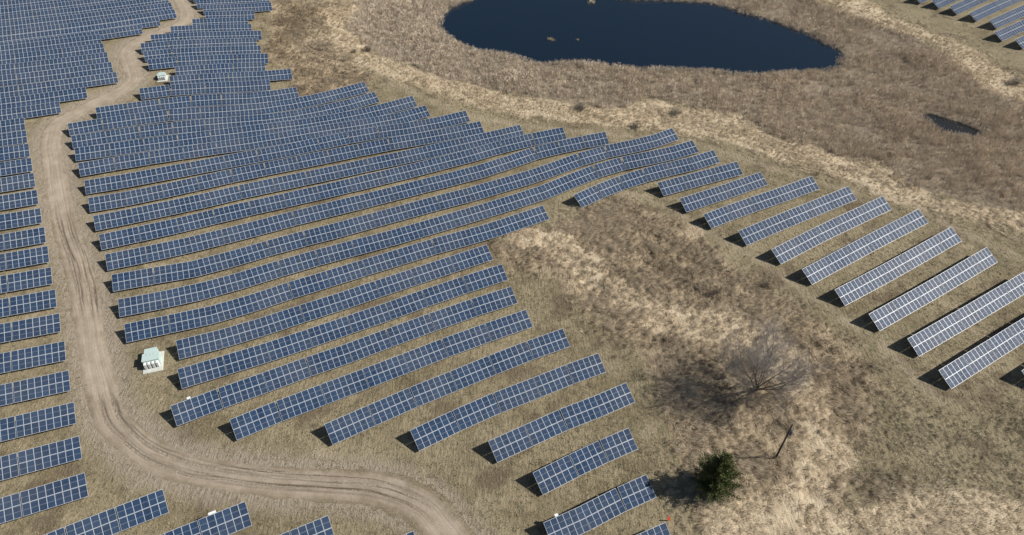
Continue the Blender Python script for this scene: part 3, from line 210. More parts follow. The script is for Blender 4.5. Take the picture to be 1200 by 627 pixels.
["R",7,[[6,56.85,91.57,-1.94,61.93,94.64,-1.84],[6,62.03,94.7,-1.84,67.12,97.76,-1.71],[6,67.22,97.82,-1.71,72.31,100.87,-1.58],[6,72.41,100.94,-1.58,77.54,103.92,-1.45],[5,77.64,103.98,-1.44,81.93,106.46,-1.34],[5,82.03,106.52,-1.34,86.31,109.0,-1.25]]],
["R",8,[[6,61.11,86.02,-1.89,66.37,89.02,-1.76],[6,66.47,89.08,-1.76,71.73,92.08,-1.63],[6,71.84,92.14,-1.63,77.05,95.22,-1.5],[5,77.16,95.28,-1.49,81.49,97.86,-1.38],[5,81.59,97.93,-1.38,85.93,100.51,-1.26],[5,86.03,100.57,-1.26,90.36,103.16,-1.15]]],
["R",9,[[6,65.04,79.85,-1.82,70.31,82.86,-1.7],[6,70.41,82.92,-1.7,75.68,85.92,-1.57],[6,75.79,85.98,-1.57,81.03,89.02,-1.43],[5,81.13,89.09,-1.43,85.48,91.66,-1.31],[5,85.58,91.72,-1.31,89.92,94.3,-1.2],[5,90.03,94.36,-1.19,94.37,96.94,-1.1]]],
["R",10,[[6,69.45,74.04,-1.76,74.79,77.0,-1.64],[6,74.89,77.06,-1.64,80.24,80.02,-1.5],[6,80.34,80.08,-1.5,85.66,83.07,-1.36],[7,85.77,83.13,-1.35,91.97,86.63,-1.19],[7,92.07,86.69,-1.19,98.27,90.21,-1.03]]],
["R",11,[[6,71.78,67.22,-1.73,77.02,70.2,-1.62],[6,77.12,70.26,-1.62,82.36,73.23,-1.49],[6,82.46,73.29,-1.49,87.7,76.27,-1.35],[6,87.8,76.33,-1.35,93.06,79.27,-1.22],[5,93.16,79.33,-1.21,97.54,81.78,-1.1],[5,97.65,81.84,-1.1,102.03,84.29,-0.99]]],
["R",12,[[6,85.07,66.92,-1.47,90.22,69.82,-1.34],[5,90.33,69.88,-1.34,94.62,72.29,-1.23],[5,94.73,72.35,-1.23,99.02,74.77,-1.12],[5,99.13,74.83,-1.12,103.42,77.25,-1.01]]],
["T",1,[[6,131.68,218.35,-0.31,136.68,221.59,0.0],[6,136.78,221.65,0.01,141.81,224.84,0.37],[6,141.91,224.9,0.38,146.93,228.11,0.72],[5,147.03,228.17,0.73,151.21,230.85,1.0]]],
["T",2,[[6,135.7,214.14,-0.22,140.8,217.28,0.14],[6,140.9,217.34,0.15,145.99,220.47,0.51],[6,146.09,220.54,0.52,151.19,223.67,0.88],[7,151.29,223.73,0.89,157.31,227.27,1.28],[7,157.41,227.33,1.29,163.5,230.74,1.66],[7,163.61,230.79,1.66,169.66,234.27,1.97]]],
["T",3,[[6,139.06,209.27,-0.13,144.18,212.48,0.22],[6,144.29,212.55,0.23,149.42,215.75,0.6],[6,149.52,215.81,0.6,154.65,219.01,0.97],[6,154.75,219.07,0.98,160.04,222.0,1.34],[6,160.15,222.06,1.35,165.45,224.96,1.7],[5,165.56,225.02,1.71,169.94,227.52,1.92],[5,170.05,227.58,1.93,174.42,230.08,2.14]]],
["T",4,[[6,142.64,204.12,-0.01,147.77,207.38,0.32],[6,147.87,207.45,0.33,153.01,210.69,0.69],[6,153.12,210.75,0.7,158.36,213.82,1.07],[7,158.46,213.88,1.08,164.6,217.43,1.5],[7,164.7,217.49,1.51,170.81,221.11,1.87],[7,170.91,221.17,1.88,177.01,224.79,2.22]]],
["T",5,[[6,145.91,198.63,0.07,151.0,201.71,0.39],[6,151.11,201.77,0.4,156.21,204.83,0.75],[6,156.31,204.89,0.76,161.41,207.95,1.12],[6,161.52,208.01,1.13,166.61,211.1,1.48],[6,166.71,211.16,1.49,171.78,214.28,1.79],[6,171.88,214.34,1.79,176.95,217.47,2.09]]],
["T",6,[[6,143.64,190.79,-0.13,148.81,193.96,0.14],[6,148.91,194.02,0.14,154.12,197.11,0.48],[6,154.22,197.17,0.48,159.49,200.16,0.84],[6,159.59,200.22,0.85,164.85,203.21,1.21],[6,164.96,203.27,1.22,170.21,206.3,1.54],[5,170.31,206.36,1.55,174.68,208.88,1.82]]],
["T",7,[[6,146.91,185.73,-0.02,152.03,188.75,0.25],[6,152.14,188.81,0.25,157.27,191.81,0.56],[7,157.38,191.87,0.57,163.38,195.34,0.96],[7,163.48,195.39,0.96,169.48,198.87,1.34]]]]'''
rng = np.random.default_rng(7)
random.seed(7)

# ------------------------------------------------------------------ small helpers
def tag(o, label=None, cat=None, group=None, kind=None):
    if label: o['label'] = label
    if cat: o['category'] = cat
    if group: o['group'] = group
    if kind: o['kind'] = kind
    return o

def empty(name, loc, rot=(0, 0, 0)):
    o = bpy.data.objects.new(name, None)
    o.empty_display_size = 0.2
    o.location = loc
    o.rotation_euler = rot
    COL.objects.link(o)
    return o

def link(name, mesh, parent=None):
    o = bpy.data.objects.new(name, mesh)
    COL.objects.link(o)
    o.parent = parent
    return o

def mesh_np(name, verts, faces, mats, fmat=None, smooth=False, uv=None):
    """faces: (n,4) or (n,3) int array"""
    verts = np.asarray(verts, dtype=np.float32)
    faces = np.asarray(faces, dtype=np.int32)
    me = bpy.data.meshes.new(name)
    k = faces.shape[1]
    me.vertices.add(len(verts)); me.vertices.foreach_set('co', verts.ravel())
    me.loops.add(faces.size); me.loops.foreach_set('vertex_index', faces.ravel())
    me.polygons.add(len(faces))
    me.polygons.foreach_set('loop_start', np.arange(0, faces.size, k, dtype=np.int32))
    me.polygons.foreach_set('loop_total', np.full(len(faces), k, dtype=np.int32))
    for m in mats: me.materials.append(m)
    if fmat is not None: me.polygons.foreach_set('material_index', np.asarray(fmat, dtype=np.int32))
    me.polygons.foreach_set('use_smooth', np.full(len(faces), smooth, dtype=bool))
    if uv is not None:
        l = me.uv_layers.new(name='UVMap'); l.data.foreach_set('uv', np.asarray(uv, dtype=np.float32).ravel())
    me.update(calc_edges=True); me.validate()
    return me

class MB:
    """collects boxes, tubes and polygons for one mesh"""
    def __init__(s): s.bm = bmesh.new()
    def box(s, c, d, mat=0, rot=None):
        v = bmesh.ops.create_cube(s.bm, size=1.0)['verts']
        M = Matrix.Diagonal((d[0], d[1], d[2], 1))
        M = (Matrix.Translation(c) @ (rot.to_4x4() if rot else Matrix.Identity(4))) @ M
        bmesh.ops.transform(s.bm, matrix=M, verts=v)
        for f in {f for q in v for f in q.link_faces}: f.material_index = mat
        return v
    def tube(s, pts, rad, n=6, mat=0, cap=True):
        rings = []
        for i, p in enumerate(pts):
            p = Vector(p)
            d = (Vector(pts[min(i + 1, len(pts) - 1)]) - Vector(pts[max(i - 1, 0)])).normalized()
            a = d.orthogonal().normalized() if abs(d.z) < .95 else Vector((1, 0, 0)); b = d.cross(a).normalized(); a = b.cross(d)
            rings.append([s.bm.verts.new(p + (a * math.cos(t) + b * math.sin(t)) * rad[i]) for t in [2 * math.pi * k / n for k in range(n)]])
        for r0, r1 in zip(rings, rings[1:]):
            for k in range(n):
                f = s.bm.faces.new((r0[k], r0[(k + 1) % n], r1[(k + 1) % n], r1[k])); f.material_index = mat; f.smooth = True
        if cap:
            for r in (rings[0][::-1], rings[-1]):
                f = s.bm.faces.new(r); f.material_index = mat
    def bevel(s, w, seg=2):
        bmesh.ops.bevel(s.bm, geom=s.bm.edges[:], offset=w, segments=seg, affect='EDGES', profile=.6)
    def build(s, name, mats, parent=None, smooth=False):
        me = bpy.data.meshes.new(name)
        bmesh.ops.recalc_face_normals(s.bm, faces=s.bm.faces[:])
        s.bm.to_mesh(me); s.bm.free()
        for m in (mats if isinstance(mats, (list, tuple)) else [mats]): me.materials.append(m)
        return link(name, me, parent)

def vnoise(x, y, seed=0):
    """smooth value noise, about -1..1"""
    xi = np.floor(x).astype(np.int64); yi = np.floor(y).astype(np.int64)
    u = x - xi; v = y - yi
    u = u * u * u * (u * (u * 6 - 15) + 10); v = v * v * v * (v * (v * 6 - 15) + 10)
    def h(a, b):
        n = (a * 374761393 + b * 668265263 + seed * 144665) & 0x7fffffff
        n = ((n ^ (n >> 13)) * 1274126177) & 0x7fffffff
        n = n ^ (n >> 16)
        return (n & 0xffff) / 32767.5 - 1
    return (h(xi, yi) * (1 - u) + h(xi + 1, yi) * u) * (1 - v) + (h(xi, yi + 1) * (1 - u) + h(xi + 1, yi + 1) * u) * v

def fbm(x, y, sc, seed=0, oct=4):
    s = 0; a = 1; t = 0
    for k in range(oct):
        s = s + a * vnoise(x / sc + 17.3 * k, y / sc - 9.1 * k, seed + k); t += a; a *= .5; sc *= .5
    return s / t

def inside(px, py, poly):
    r = np.zeros(px.shape, bool)
    n = len(poly)
    for i in range(n):
        x0, y0 = poly[i]; x1, y1 = poly[(i + 1) % n]
        if y0 == y1: continue
        r ^= ((y0 > py) != (y1 > py)) & (px < (x1 - x0) * (py - y0) / (y1 - y0) + x0)
    return r

def dist_line(px, py, line, closed=False, side=False):
    best = np.full(px.shape, 1e9); sg = np.zeros(px.shape)
    L = line + [line[0]] if closed else line
    for (x0, y0), (x1, y1) in zip(L, L[1:]):
        dx, dy = x1 - x0, y1 - y0; q = dx * dx + dy * dy + 1e-9
        t = np.clip(((px - x0) * dx + (py - y0) * dy) / q, 0, 1)
        d = np.hypot(px - x0 - t * dx, py - y0 - t * dy)
        if side:
            m = d < best; sg = np.where(m, np.sign((px - x0) * dy - (py - y0) * dx), sg)
        best = np.minimum(best, d)
    return (best, sg) if side else best

def sdist(px, py, poly):
    """positive inside"""
    d = dist_line(px, py, poly, True)
    return np.where(inside(px, py, poly), d, -d)

def sst(a, b, x):
    t = np.clip((x - a) / (b - a), 0, 1); return t * t * (3 - 2 * t)

def smooth_line(P, step=1.0, closed=False):
    P = [np.array(p, float) for p in P]; out = []
    n = len(P)
    for i in range(n if closed else n - 1):
        g = (lambda k: P[k % n]) if closed else (lambda k: P[min(max(k, 0), n - 1)])
        p0, p1, p2, p3 = g(i - 1), g(i), g(i + 1), g(i + 2)
        m = max(1, int(np.linalg.norm(p2 - p1) / step))
        for k in range(m):
            t = k / m
            out.append((.5 * (2 * p1 + (p2 - p0) * t + (2 * p0 - 5 * p1 + 4 * p2 - p3) * t * t + (3 * p1 - p0 - 3 * p2 + p3) * t ** 3)).tolist())
    if not closed: out.append(P[-1].tolist())
    return out

# ------------------------------------------------------------------ node material helper
class NM:
    def __init__(s, name):
        s.m = bpy.data.materials.new(name); s.m.use_nodes = True
        s.t = s.m.node_tree; s.b = s.t.nodes['Principled BSDF']
    def n(s, typ, **kw):
        q = s.t.nodes.new('ShaderNode' + typ)
        for k, v in kw.items(): setattr(q, k, v)
        return q
    def put(s, sock, v):
        if isinstance(v, bpy.types.NodeSocket): s.t.links.new(v, sock)
        elif v is not None:
            if hasattr(sock.default_value, '__len__') and not isinstance(v, (int, float)) and len(v) == 3 and len(sock.default_value) == 4: v = (*v, 1)
            sock.default_value = v
    def pos(s): return s.n('NewGeometry').outputs['Position']
    def math(s, op, a, b=None, c=None, clamp=False):
        q = s.n('Math', operation=op, use_clamp=clamp); s.put(q.inputs[0], a)
        if b is not None: s.put(q.inputs[1], b)
        if c is not None: s.put(q.inputs[2], c)
        return q.outputs[0]
    def noise(s, scale, detail=4, rough=.55, vec=None, dist=0):
        q = s.n('TexNoise'); s.put(q.inputs['Vector'], vec if vec is not None else s.pos())
        q.inputs['Scale'].default_value = scale; q.inputs['Detail'].default_value = detail; q.inputs['Roughness'].default_value = rough; q.inputs['Distortion'].default_value = dist
        return q.outputs['Fac']
    def mapping(s, vec, scale=(1, 1, 1), rot=(0, 0, 0)):
        q = s.n('Mapping'); s.put(q.inputs['Vector'], vec); q.inputs['Scale'].default_value = scale; q.inputs['Rotation'].default_value = rot
        return q.outputs[0]
    def mix(s, f, a, b, mode='MIX'):
        q = s.n('Mix', data_type='RGBA', blend_type=mode); q.clamp_factor = True
        s.put(q.inputs[0], f); s.put(q.inputs[6], a); s.put(q.inputs[7], b); return q.outputs[2]
    def ramp(s, f, lo, hi):
        q = s.n('MapRange', interpolation_type='SMOOTHSTEP'); s.put(q.inputs[0], f); q.inputs[1].default_value = lo; q.inputs[2].default_value = hi
        return q.outputs[0]
    def attr(s, name):
        return s.n('Attribute', attribute_name=name).outputs['Fac']
    def bump(s, h, strength=.5, distance=.1):
        q = s.n('Bump'); s.put(q.inputs['Height'], h); q.inputs['Strength'].default_value = strength; q.inputs['Distance'].default_value = distance
        s.t.links.new(q.outputs[0], s.b.inputs['Normal'])
    def col(s, c): s.put(s.b.inputs['Base Color'], c); return s
    def set(s, **kw):
        for k, v in kw.items(): s.put(s.b.inputs[k.replace('_', ' ')], v)
        return s

# ------------------------------------------------------------------ terrain
DAT = json.loads(DATA)
GZ = np.array(DAT['G'])
ZW = DAT['zw']; ZW2 = -1.55
POND = smooth_line(DAT['pond'], 1.5, True)
POND2 = smooth_line(DAT['pond2'], .8, True)
ROAD = smooth_line(DAT['road'], 1.0)
PATHS = [smooth_line(p, 2.0) for p in DAT['paths']]
STRAWL = [smooth_line(p, 3.0) for p in DAT['strawl']]

def base_h(x, y):
    fx = np.clip((x + 300) / 15, 0, GZ.shape[1] - 1.0001); fy = np.clip(y / 15, 0, GZ.shape[0] - 1.0001)
    i = fx.astype(int); j = fy.astype(int); u = fx - i; v = fy - j
    def w(t): return [-.5 * t + t * t - .5 * t ** 3, 1 - 2.5 * t * t + 1.5 * t ** 3, .5 * t + 2 * t * t - 1.5 * t ** 3, -.5 * t * t + .5 * t ** 3]
    wu, wv = w(u), w(v); s = 0
    for a in range(4):
        for b in range(4):
            s = s + GZ[np.clip(j + b - 1, 0, GZ.shape[0] - 1), np.clip(i + a - 1, 0, GZ.shape[1] - 1)] * wu[a] * wv[b]
    return s

def ground_h(x, y):
    x = np.asarray(x, float); y = np.asarray(y, float)
    h = base_h(x, y)
    pd = sdist(x, y, POND)
    k = sst(-26, -3, pd)
    h = h * (1 - k) + (ZW + .22) * k
    h = np.where(pd > -3, ZW + .22 - sst(-3, 3, pd) * 1.6, h)
    p2 = sdist(x, y, POND2)
    k2 = sst(-9, -1, p2)
    h = h * (1 - k2) + (ZW2 + .15) * k2
    h = np.where(p2 > -1, ZW2 + .15 - sst(-1, 1, p2) * .7, h)
    return h

def gz(x, y): return float(ground_h(np.array([x]), np.array([y]))[0])

def zones(x, y):
    z = {}
    z['road'] = dist_line(x, y, ROAD)
    z['rough'] = np.max([sst(-5, 5, sdist(x, y, p) + 4 * fbm(x, y, 10, 209, 4)) for p in DAT['rough']], axis=0)
    z['straw'] = np.max([sst(-5, 5, sdist(x, y, p) + 3.5 * fbm(x, y, 9, 205, 4)) for p in DAT['straw']] + [1.0 * sst(6.5, .5, dist_line(x, y, l) + 2.5 * fbm(x, y, 5, 207, 4)) for l in STRAWL], axis=0)
    z['reed'] = sst(-3.0, 3.0, sdist(x, y, DAT['reed']) + 3.5 * fbm(x, y, 11, 201, 4))
    z['path'] = np.max([sst(2.6, .4, dist_line(x, y, l)) for l in PATHS], axis=0)
    return z

def relief(x, y, z):
    u, v = (x - y) * .7071, (x + y) * .7071                        # gullies run down the slope
    g = fbm(u / 3.2, v, 3.4, 301, 4)
    r = .06 * fbm(x, y, 2.2, 5, 3)
    r = r + z['rough'] * (.34 * fbm(x, y, 6, 11, 4) + .34 * g - .30 * sst(.12, .0, np.abs(g + .15)) + .22 * np.abs(fbm(x, y, 1.7, 21, 2)))
    r = r + z['straw'] * (.22 * fbm(u / 2.5, v, 3, 31, 4) + .10 * np.abs(fbm(x, y, 1.5, 33, 2)))
    k = sst(1.5, 5, z['road'])
    return r * k - .05 * sst(3.4, 1.4, z['road'])

def axis(a, b, st, lo, hi):
    m = list(np.arange(a, b + st * .5, st)); s = st
    while m[-1] < hi: s *= 1.35; m.append(m[-1] + s)
    s = st
    while m[0] > lo: s *= 1.35; m.insert(0, m[0] - s)
    return np.array(m)

gx = axis(-195, 195, .65, -4500, 4500)
gy = axis(18, 255, .65, -800, 7000)
X, Y = np.meshgrid(gx, gy)
xf, yf = X.ravel(), Y.ravel()
ZN = zones(xf, yf)
near = (np.abs(xf) < 260) & (yf < 330) & (yf > -60)
zf = ground_h(xf, yf) + relief(xf, yf, ZN) * near
ii = np.arange(len(gx) * len(gy)).reshape(len(gy), len(gx))
F = np.stack([ii[:-1, :-1], ii[:-1, 1:], ii[1:, 1:], ii[1:, :-1]], -1).reshape(-1, 4)

def add_attr(me, name, v):
    a = me.attributes.new(name, 'FLOAT', 'POINT'); a.data.foreach_set('value', np.asarray(v, dtype=np.float32))

def ground_material():
    m = NM('dry_meadow')
    n1 = m.noise(.045, 5, .6); n2 = m.noise(.28, 6, .62); n3 = m.noise(1.6, 5, .65); n4 = m.noise(7, 4, .7)
    pv = m.pos()
    st = m.noise(1.0, 5, .65, m.mapping(pv, (2.6, .55, 1), (0, 0, R_(35))))     # wind-laid streaks
    short = m.mix(m.ramp(n2, .36, .66), (.205, .171, .104), (.312, .262, .170))
    short = m.mix(m.ramp(n1, .42, .66), short, (.320, .272, .176))
    short = m.mix(m.math('MULTIPLY', m.ramp(n3, .50, .68), .7), short, (.098, .090, .053))
    rough = m.mix(m.ramp(n2, .36, .62), (.215, .168, .112), (.450, .360, .242))
    rough = m.mix(m.math('MULTIPLY', m.ramp(n1, .50, .62), .7), rough, (.220, .180, .130))
    rough = m.mix(m.math('MULTIPLY', m.ramp(st, .52, .66), .8), rough, (.080, .064, .044))
    straw = m.mix(m.ramp(n2, .34, .66), (.440, .352, .240), (.640, .535, .380))
    straw = m.mix(m.math('MULTIPLY', m.ramp(st, .58, .74), .45), straw, (.240, .185, .125))
    soil = m.mix(m.ramp(n3, .3, .7), (.280, .235, .180), (.390, .335, .265))
    mud = m.mix(m.ramp(n2, .3, .7), (.180, .146, .108), (.330, .272, .202))
    jit = m.math('MULTIPLY', m.math('SUBTRACT', m.noise(.5, 5, .65), .5), .9)
    short = m.mix(m.math('MULTIPLY', m.ramp(m.noise(.13, 5, .65), .52, .64), .75), short, (.140, .108, .072))
    short = m.mix(m.math('MULTIPLY', m.ramp(m.noise(.10, 5, .65, m.mapping(pv, (1, 1, 1), (0, 0, 1))), .60, .70), .6), short, (.420, .350, .240))
    def z(a, lo=.35, hi=.65): return m.ramp(m.math('ADD', m.attr(a), jit), lo, hi)
    c = m.mix(z('rough'), short, rough)
    c = m.mix(z('straw'), c, straw)
    c = m.mix(m.math('MULTIPLY', z('path', .45, 1.25), .4), c, m.mix(.5, soil, straw))
    c = m.mix(m.math('MULTIPLY', z('reed'), .85), c, mud)
    rd = m.math('ADD', m.attr('road'), m.math('MULTIPLY', jit, 4.0))
    c = m.mix(m.math('MULTIPLY', m.ramp(rd, 6.5, 2.6), .85), c, soil)
    c = m.mix(m.math('MULTIPLY', m.ramp(n4, .50, .70), .65), c, m.mix(.55, c, (.045, .036, .022)))
    c = m.mix(m.math('MULTIPLY', m.ramp(n4, .48, .28), .5), c, m.mix(.55, c, (.60, .52, .38)))
    m.col(c); m.set(Roughness=.95)
    m.b.inputs['Specular IOR Level'].default_value = .15
    hh = m.math('ADD', m.math('MULTIPLY', n4, .5), m.math('ADD', n3, m.math('MULTIPLY', st, .8)))
    m.bump(hh, 1.0, .30)
    return m.m

M_ground = ground_material()
gm = mesh_np('ground', np.stack([xf, yf, zf], 1), F, [M_ground], smooth=True)
for a in ('road', 'rough', 'straw', 'reed', 'path'):
    add_attr(gm, a, np.minimum(ZN[a], 50))
tag(link('ground', gm), 'rolling meadow of dry tan winter grass', None, None, 'structure')

# ------------------------------------------------------------------ water
def water_mat(name, col):
    m = NM(name); m.col(col); m.set(Roughness=.06, IOR=1.333)
    m.bump(m.noise(1.3, 3, .5, m.mapping(m.pos(), (1, 2.2, 1))), .12, .05)
    return m.m
M_water = water_mat('pond_water', (.006, .014, .026))

M_pool = water_mat('pool_water', (.022, .023, .022))
M_pool.node_tree.nodes['Principled BSDF'].inputs['Specular IOR Level'].default_value = .3

def water_sheet(name, poly, z, mat, grow=2.5):
    c = np.mean(poly, axis=0)
    P = [np.array(p) for p in poly]; n = len(P); V = [(c[0], c[1], z)]
    for i in range(n):
        t = P[(i + 1) % n] - P[i - 1]; nn = np.array([t[1], -t[0]]); nn /= np.linalg.norm(nn) + 1e-9
        if np.dot(nn, P[i] - c) < 0: nn = -nn
        q = P[i] + nn * grow; V.append((q[0], q[1], z))
    Fc = [(0, 1 + i, 1 + (i + 1) % n) for i in range(n)]
    me = mesh_np(name, V, Fc, [mat])
    if me.polygons[0].normal.z < 0: me.flip_normals()
    return me
tag(link('pond_water', water_sheet('pond_water', POND, ZW, M_water, 1.5)), 'dark navy pond ringed by dry reeds', None, None, 'structure')
tag(link('pool_water', water_sheet('pool_water', POND2, ZW2, M_pool, .3)), 'narrow dark pool hidden among the reeds', None, None, 'structure')

# ------------------------------------------------------------------ dirt track with ruts
def track():
    P = np.array(ROAD); n = len(P)
    T = np.gradient(P, axis=0); T /= np.linalg.norm(T, axis=1)[:, None]; N = np.stack([T[:, 1], -T[:, 0]], 1)
    s = np.r_[0, np.cumsum(np.linalg.norm(np.diff(P, axis=0), axis=1))]
    us = np.linspace(-1, 1, 41)
    V = []; U = []; RT = []
    rz = np.maximum.reduce([.95 * sst(70, 62, P[:, 1]) * sst(4, 14, s), sst(80, 86, P[:, 1]) * sst(118, 104, P[:, 1]), 0 * s + .12])
    rutty = .2 + 1.1 * rz
    hw_l = 3.0 + 1.6 * sst(40, 5, s) + .6 * fbm(s, s * 0, 6, 3) + .25 * fbm(s, s * 0, 1.7, 8)
    hw_r = 3.0 + 1.6 * sst(40, 5, s) + .6 * fbm(s, s * 0 + 50, 6, 4) + .25 * fbm(s, s * 0 + 50, 1.7, 9)
    wob = .35 * fbm(s, s * 0 + 9, 14, 6)
    for u in us:
        hw = hw_l if u < 0 else hw_r
        o = u * hw
        q = P + N * o[:, None]
        z = ground_h(q[:, 0], q[:, 1])
        rut = 0; dk = 0
        for c0, w0, dp in ((-.95, .20, .15), (.85, .20, .15), (-.35, .13, .07), (1.5, .14, .07)):
            am = np.clip(.6 + .9 * fbm(s, s * 0 + c0 * 31, 18, 14), 0, 1.2)
            dk = np.maximum(dk, np.clip(am, 0, 1) * np.exp(-((o - c0 - wob - .45 * fbm(s, s * 0 + 70 + c0 * 13, 16, 44, 3)) / (w0 * 1.5)) ** 2))
            rut = rut - .9 * dp * am * rutty * np.exp(-((o - c0 - wob - .45 * fbm(s, s * 0 + 70 + c0 * 13, 16, 44, 3)) / w0) ** 2)
        z = z + .025 - .085 * sst(.45, 1, abs(np.array(u))) + rut + .03 * fbm(q[:, 0], q[:, 1], .9, 40, 2)
        V.append(np.column_stack([q, z])); U.append(o); RT.append(rz * np.clip(.15 + dk, 0, 1))
    V = np.array(V).transpose(1, 0, 2).reshape(-1, 3); U = np.array(U).T.ravel(); RT = np.array(RT).T.ravel()
    k = len(us); ii = np.arange(n * k).reshape(n, k)
    F = np.stack([ii[:-1, :-1], ii[1:, :-1], ii[1:, 1:], ii[:-1, 1:]], -1).reshape(-1, 4)
    m = NM('track_dirt')
    n1 = m.noise(.35, 5, .6); n3 = m.noise(4, 5, .7)
    c = m.mix(m.ramp(n1, .3, .7), (.300, .250, .190), (.385, .328, .258))
    c = m.mix(m.math('MULTIPLY', m.ramp(n3, .5, .75), .45), c, (.190, .155, .115))
    al = m.math('ADD', m.math('ABSOLUTE', m.attr('lat')), m.math('MULTIPLY', m.math('SUBTRACT', m.noise(.5, 5, .65), .5), 3.2))
    side = m.mix(m.ramp(n3, .35, .7), (.150, .124, .082), (.290, .242, .170))
    c = m.mix(m.ramp(al, 1.3, 2.9), c, side)
    uu = m.math('ADD', m.attr('lat'), m.math('MULTIPLY', m.math('SUBTRACT', m.noise(.12, 3), .5), 1.2))
    ln = m.noise(1, 3, .7, m.n('CombineXYZ').outputs[0])
    cx = m.t.nodes[-1]
    comb = [q for q in m.t.nodes if q.bl_idname == 'ShaderNodeCombineXYZ'][0]
    m.put(comb.inputs[0], m.math('MULTIPLY', uu, 3.4)); m.put(comb.inputs[1], m.math('MULTIPLY', m.noise(.05, 2), 6.0))
    c = m.mix(m.math('MULTIPLY', m.ramp(m.math('ADD', ln, m.math('MULTIPLY', n3, .5)), .58, .86), m.math('MULTIPLY', m.attr('worn'), 1.25, clamp=True)), c, (.105, .084, .060))
    m.col(c); m.set(Roughness=.95); m.b.inputs['Specular IOR Level'].default_value = .1
    m.bump(m.math('ADD', n3, m.math('MULTIPLY', ln, 1.2)), .7, .08)
    me = mesh_np('dirt_track', V, F, [m.m], smooth=True)
    if me.polygons[0].normal.z < 0: me.flip_normals()
    add_attr(me, 'lat', U); add_attr(me, 'worn', RT)
    tag(link('dirt_track', me), 'pale rutted dirt track winding between the solar arrays', None, None, 'structure')
track()

# ------------------------------------------------------------------ solar tables
def simple(name, col, rough=.6, metal=0, var=0):
    m = NM(name)
    if var:
        f = m.noise(2.5, 4, .6)
        c = m.mix(m.math('MULTIPLY', m.ramp(f, .35, .7), var), col, tuple(q * .45 for q in col))
        m.col(c)
    else: m.col(col)
    m.set(Roughness=rough, Metallic=metal); return m.m

M_alu = simple('anodised_frame', (.50, .54, .59), .42, 0)
M_alu.node_tree.nodes['Principled BSDF'].inputs['Specular IOR Level'].default_value = .5
M_back = simple('white_backsheet', (.62, .62, .6), .7)
M_steel = simple('galvanised_steel', (.42, .43, .44), .5, .6, .4)

def cell_material():
    m = NM('solar_cells')
    uv = m.n('UVMap', uv_map='UVMap').outputs[0]
    sp = m.n('SeparateXYZ'); m.put(sp.inputs[0], uv)
    u6 = m.math('MULTIPLY', sp.outputs[0], 6.0); v10 = m.math('MULTIPLY', sp.outputs[1], 10.0)
    fu = m.math('ABSOLUTE', m.math('SUBTRACT', m.math('FRACT', u6), .5)); fv = m.math('ABSOLUTE', m.math('SUBTRACT', m.math('FRACT', v10), .5))
    gap = m.math('MAXIMUM', m.math('GREATER_THAN', fu, .482), m.math('GREATER_THAN', fv, .482))
    bus = m.math('LESS_THAN', m.math('ABSOLUTE', m.math('SUBTRACT', fu, .22)), .016)
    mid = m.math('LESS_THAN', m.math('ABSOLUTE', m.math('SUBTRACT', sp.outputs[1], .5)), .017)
    rnd = m.math('FRACT', m.math('ADD', m.n('ObjectInfo').outputs['Random'], m.math('MULTIPLY', m.n('NewGeometry').outputs['Random Per Island'], 7.31)))
    cid = m.n('CombineXYZ'); m.put(cid.inputs[0], m.math('FLOOR', u6)); m.put(cid.inputs[1], m.math('FLOOR', v10)); m.put(cid.inputs[2], m.math('MULTIPLY', rnd, 91.0))
    wn_ = m.n('TexWhiteNoise', noise_dimensions='3D'); m.put(wn_.inputs['Vector'], cid.outputs[0])
    c = m.mix(rnd, (.0090, .0255, .060), (.0200, .0450, .094))
    c = m.mix(m.math('MULTIPLY', wn_.outputs['Value'], .5), c, (.030, .060, .118))
    c = m.mix(m.math('MULTIPLY', bus, .15), c, (.30, .33, .38))
    c = m.mix(m.math('MULTIPLY', gap, .16), c, (.34, .38, .45))
    c = m.mix(m.math('MULTIPLY', mid, .4), c, (.34, .38, .45))  # lighter mid-height ribbon line, its reflection painted into the cell colour
    dust = m.noise(.12, 5, .65)
    c = m.mix(m.math('MULTIPLY', m.ramp(dust, .35, .7), .07), c, (.35, .33, .29))
    m.col(c)
    m.set(Roughness=.42, IOR=1.5); m.b.inputs['Specular IOR Level'].default_value = .045
    return m.m
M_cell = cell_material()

PW, PH, FW, PT = .985, 1.700, .027, .040
def panel_arrays(ox=0., oy=0., sx=1.):
    """one framed module, centre at (ox, oy, 0) in the plane of the table"""
    hx, hy = PW / 2 * sx, PH / 2
    V = []
    for z, ix in ((0, 0), (PT, 0), (PT, FW), (PT - .008, FW)):
        iy = ix * 1.5
        V += [(ox - hx + ix, oy - hy + iy, z), (ox + hx - ix, oy - hy + iy, z), (ox + hx - ix, oy + hy - iy, z), (ox - hx + ix, oy + hy - iy, z)]
    Fq, fm = [(3, 2, 1, 0)], [2]
    for a, b in ((0, 4), (4, 8), (8, 12)):
        for k in range(4): Fq.append((a + k, a + (k + 1) % 4, b + (k + 1) % 4, b + k)); fm.append(0)
    Fq.append((12, 13, 14, 15)); fm.append(1)
    return V, Fq, fm
QUV = [(0, 0), (1, 0), (1, 1), (0, 1)]
def panel_mesh():
    V, Fq, fm = panel_arrays()
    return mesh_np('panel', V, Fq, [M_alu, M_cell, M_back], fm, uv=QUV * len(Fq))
ME_panel = panel_mesh()
TILT = R_(27); ZL = .55; VG = .03; PXP = 1.005

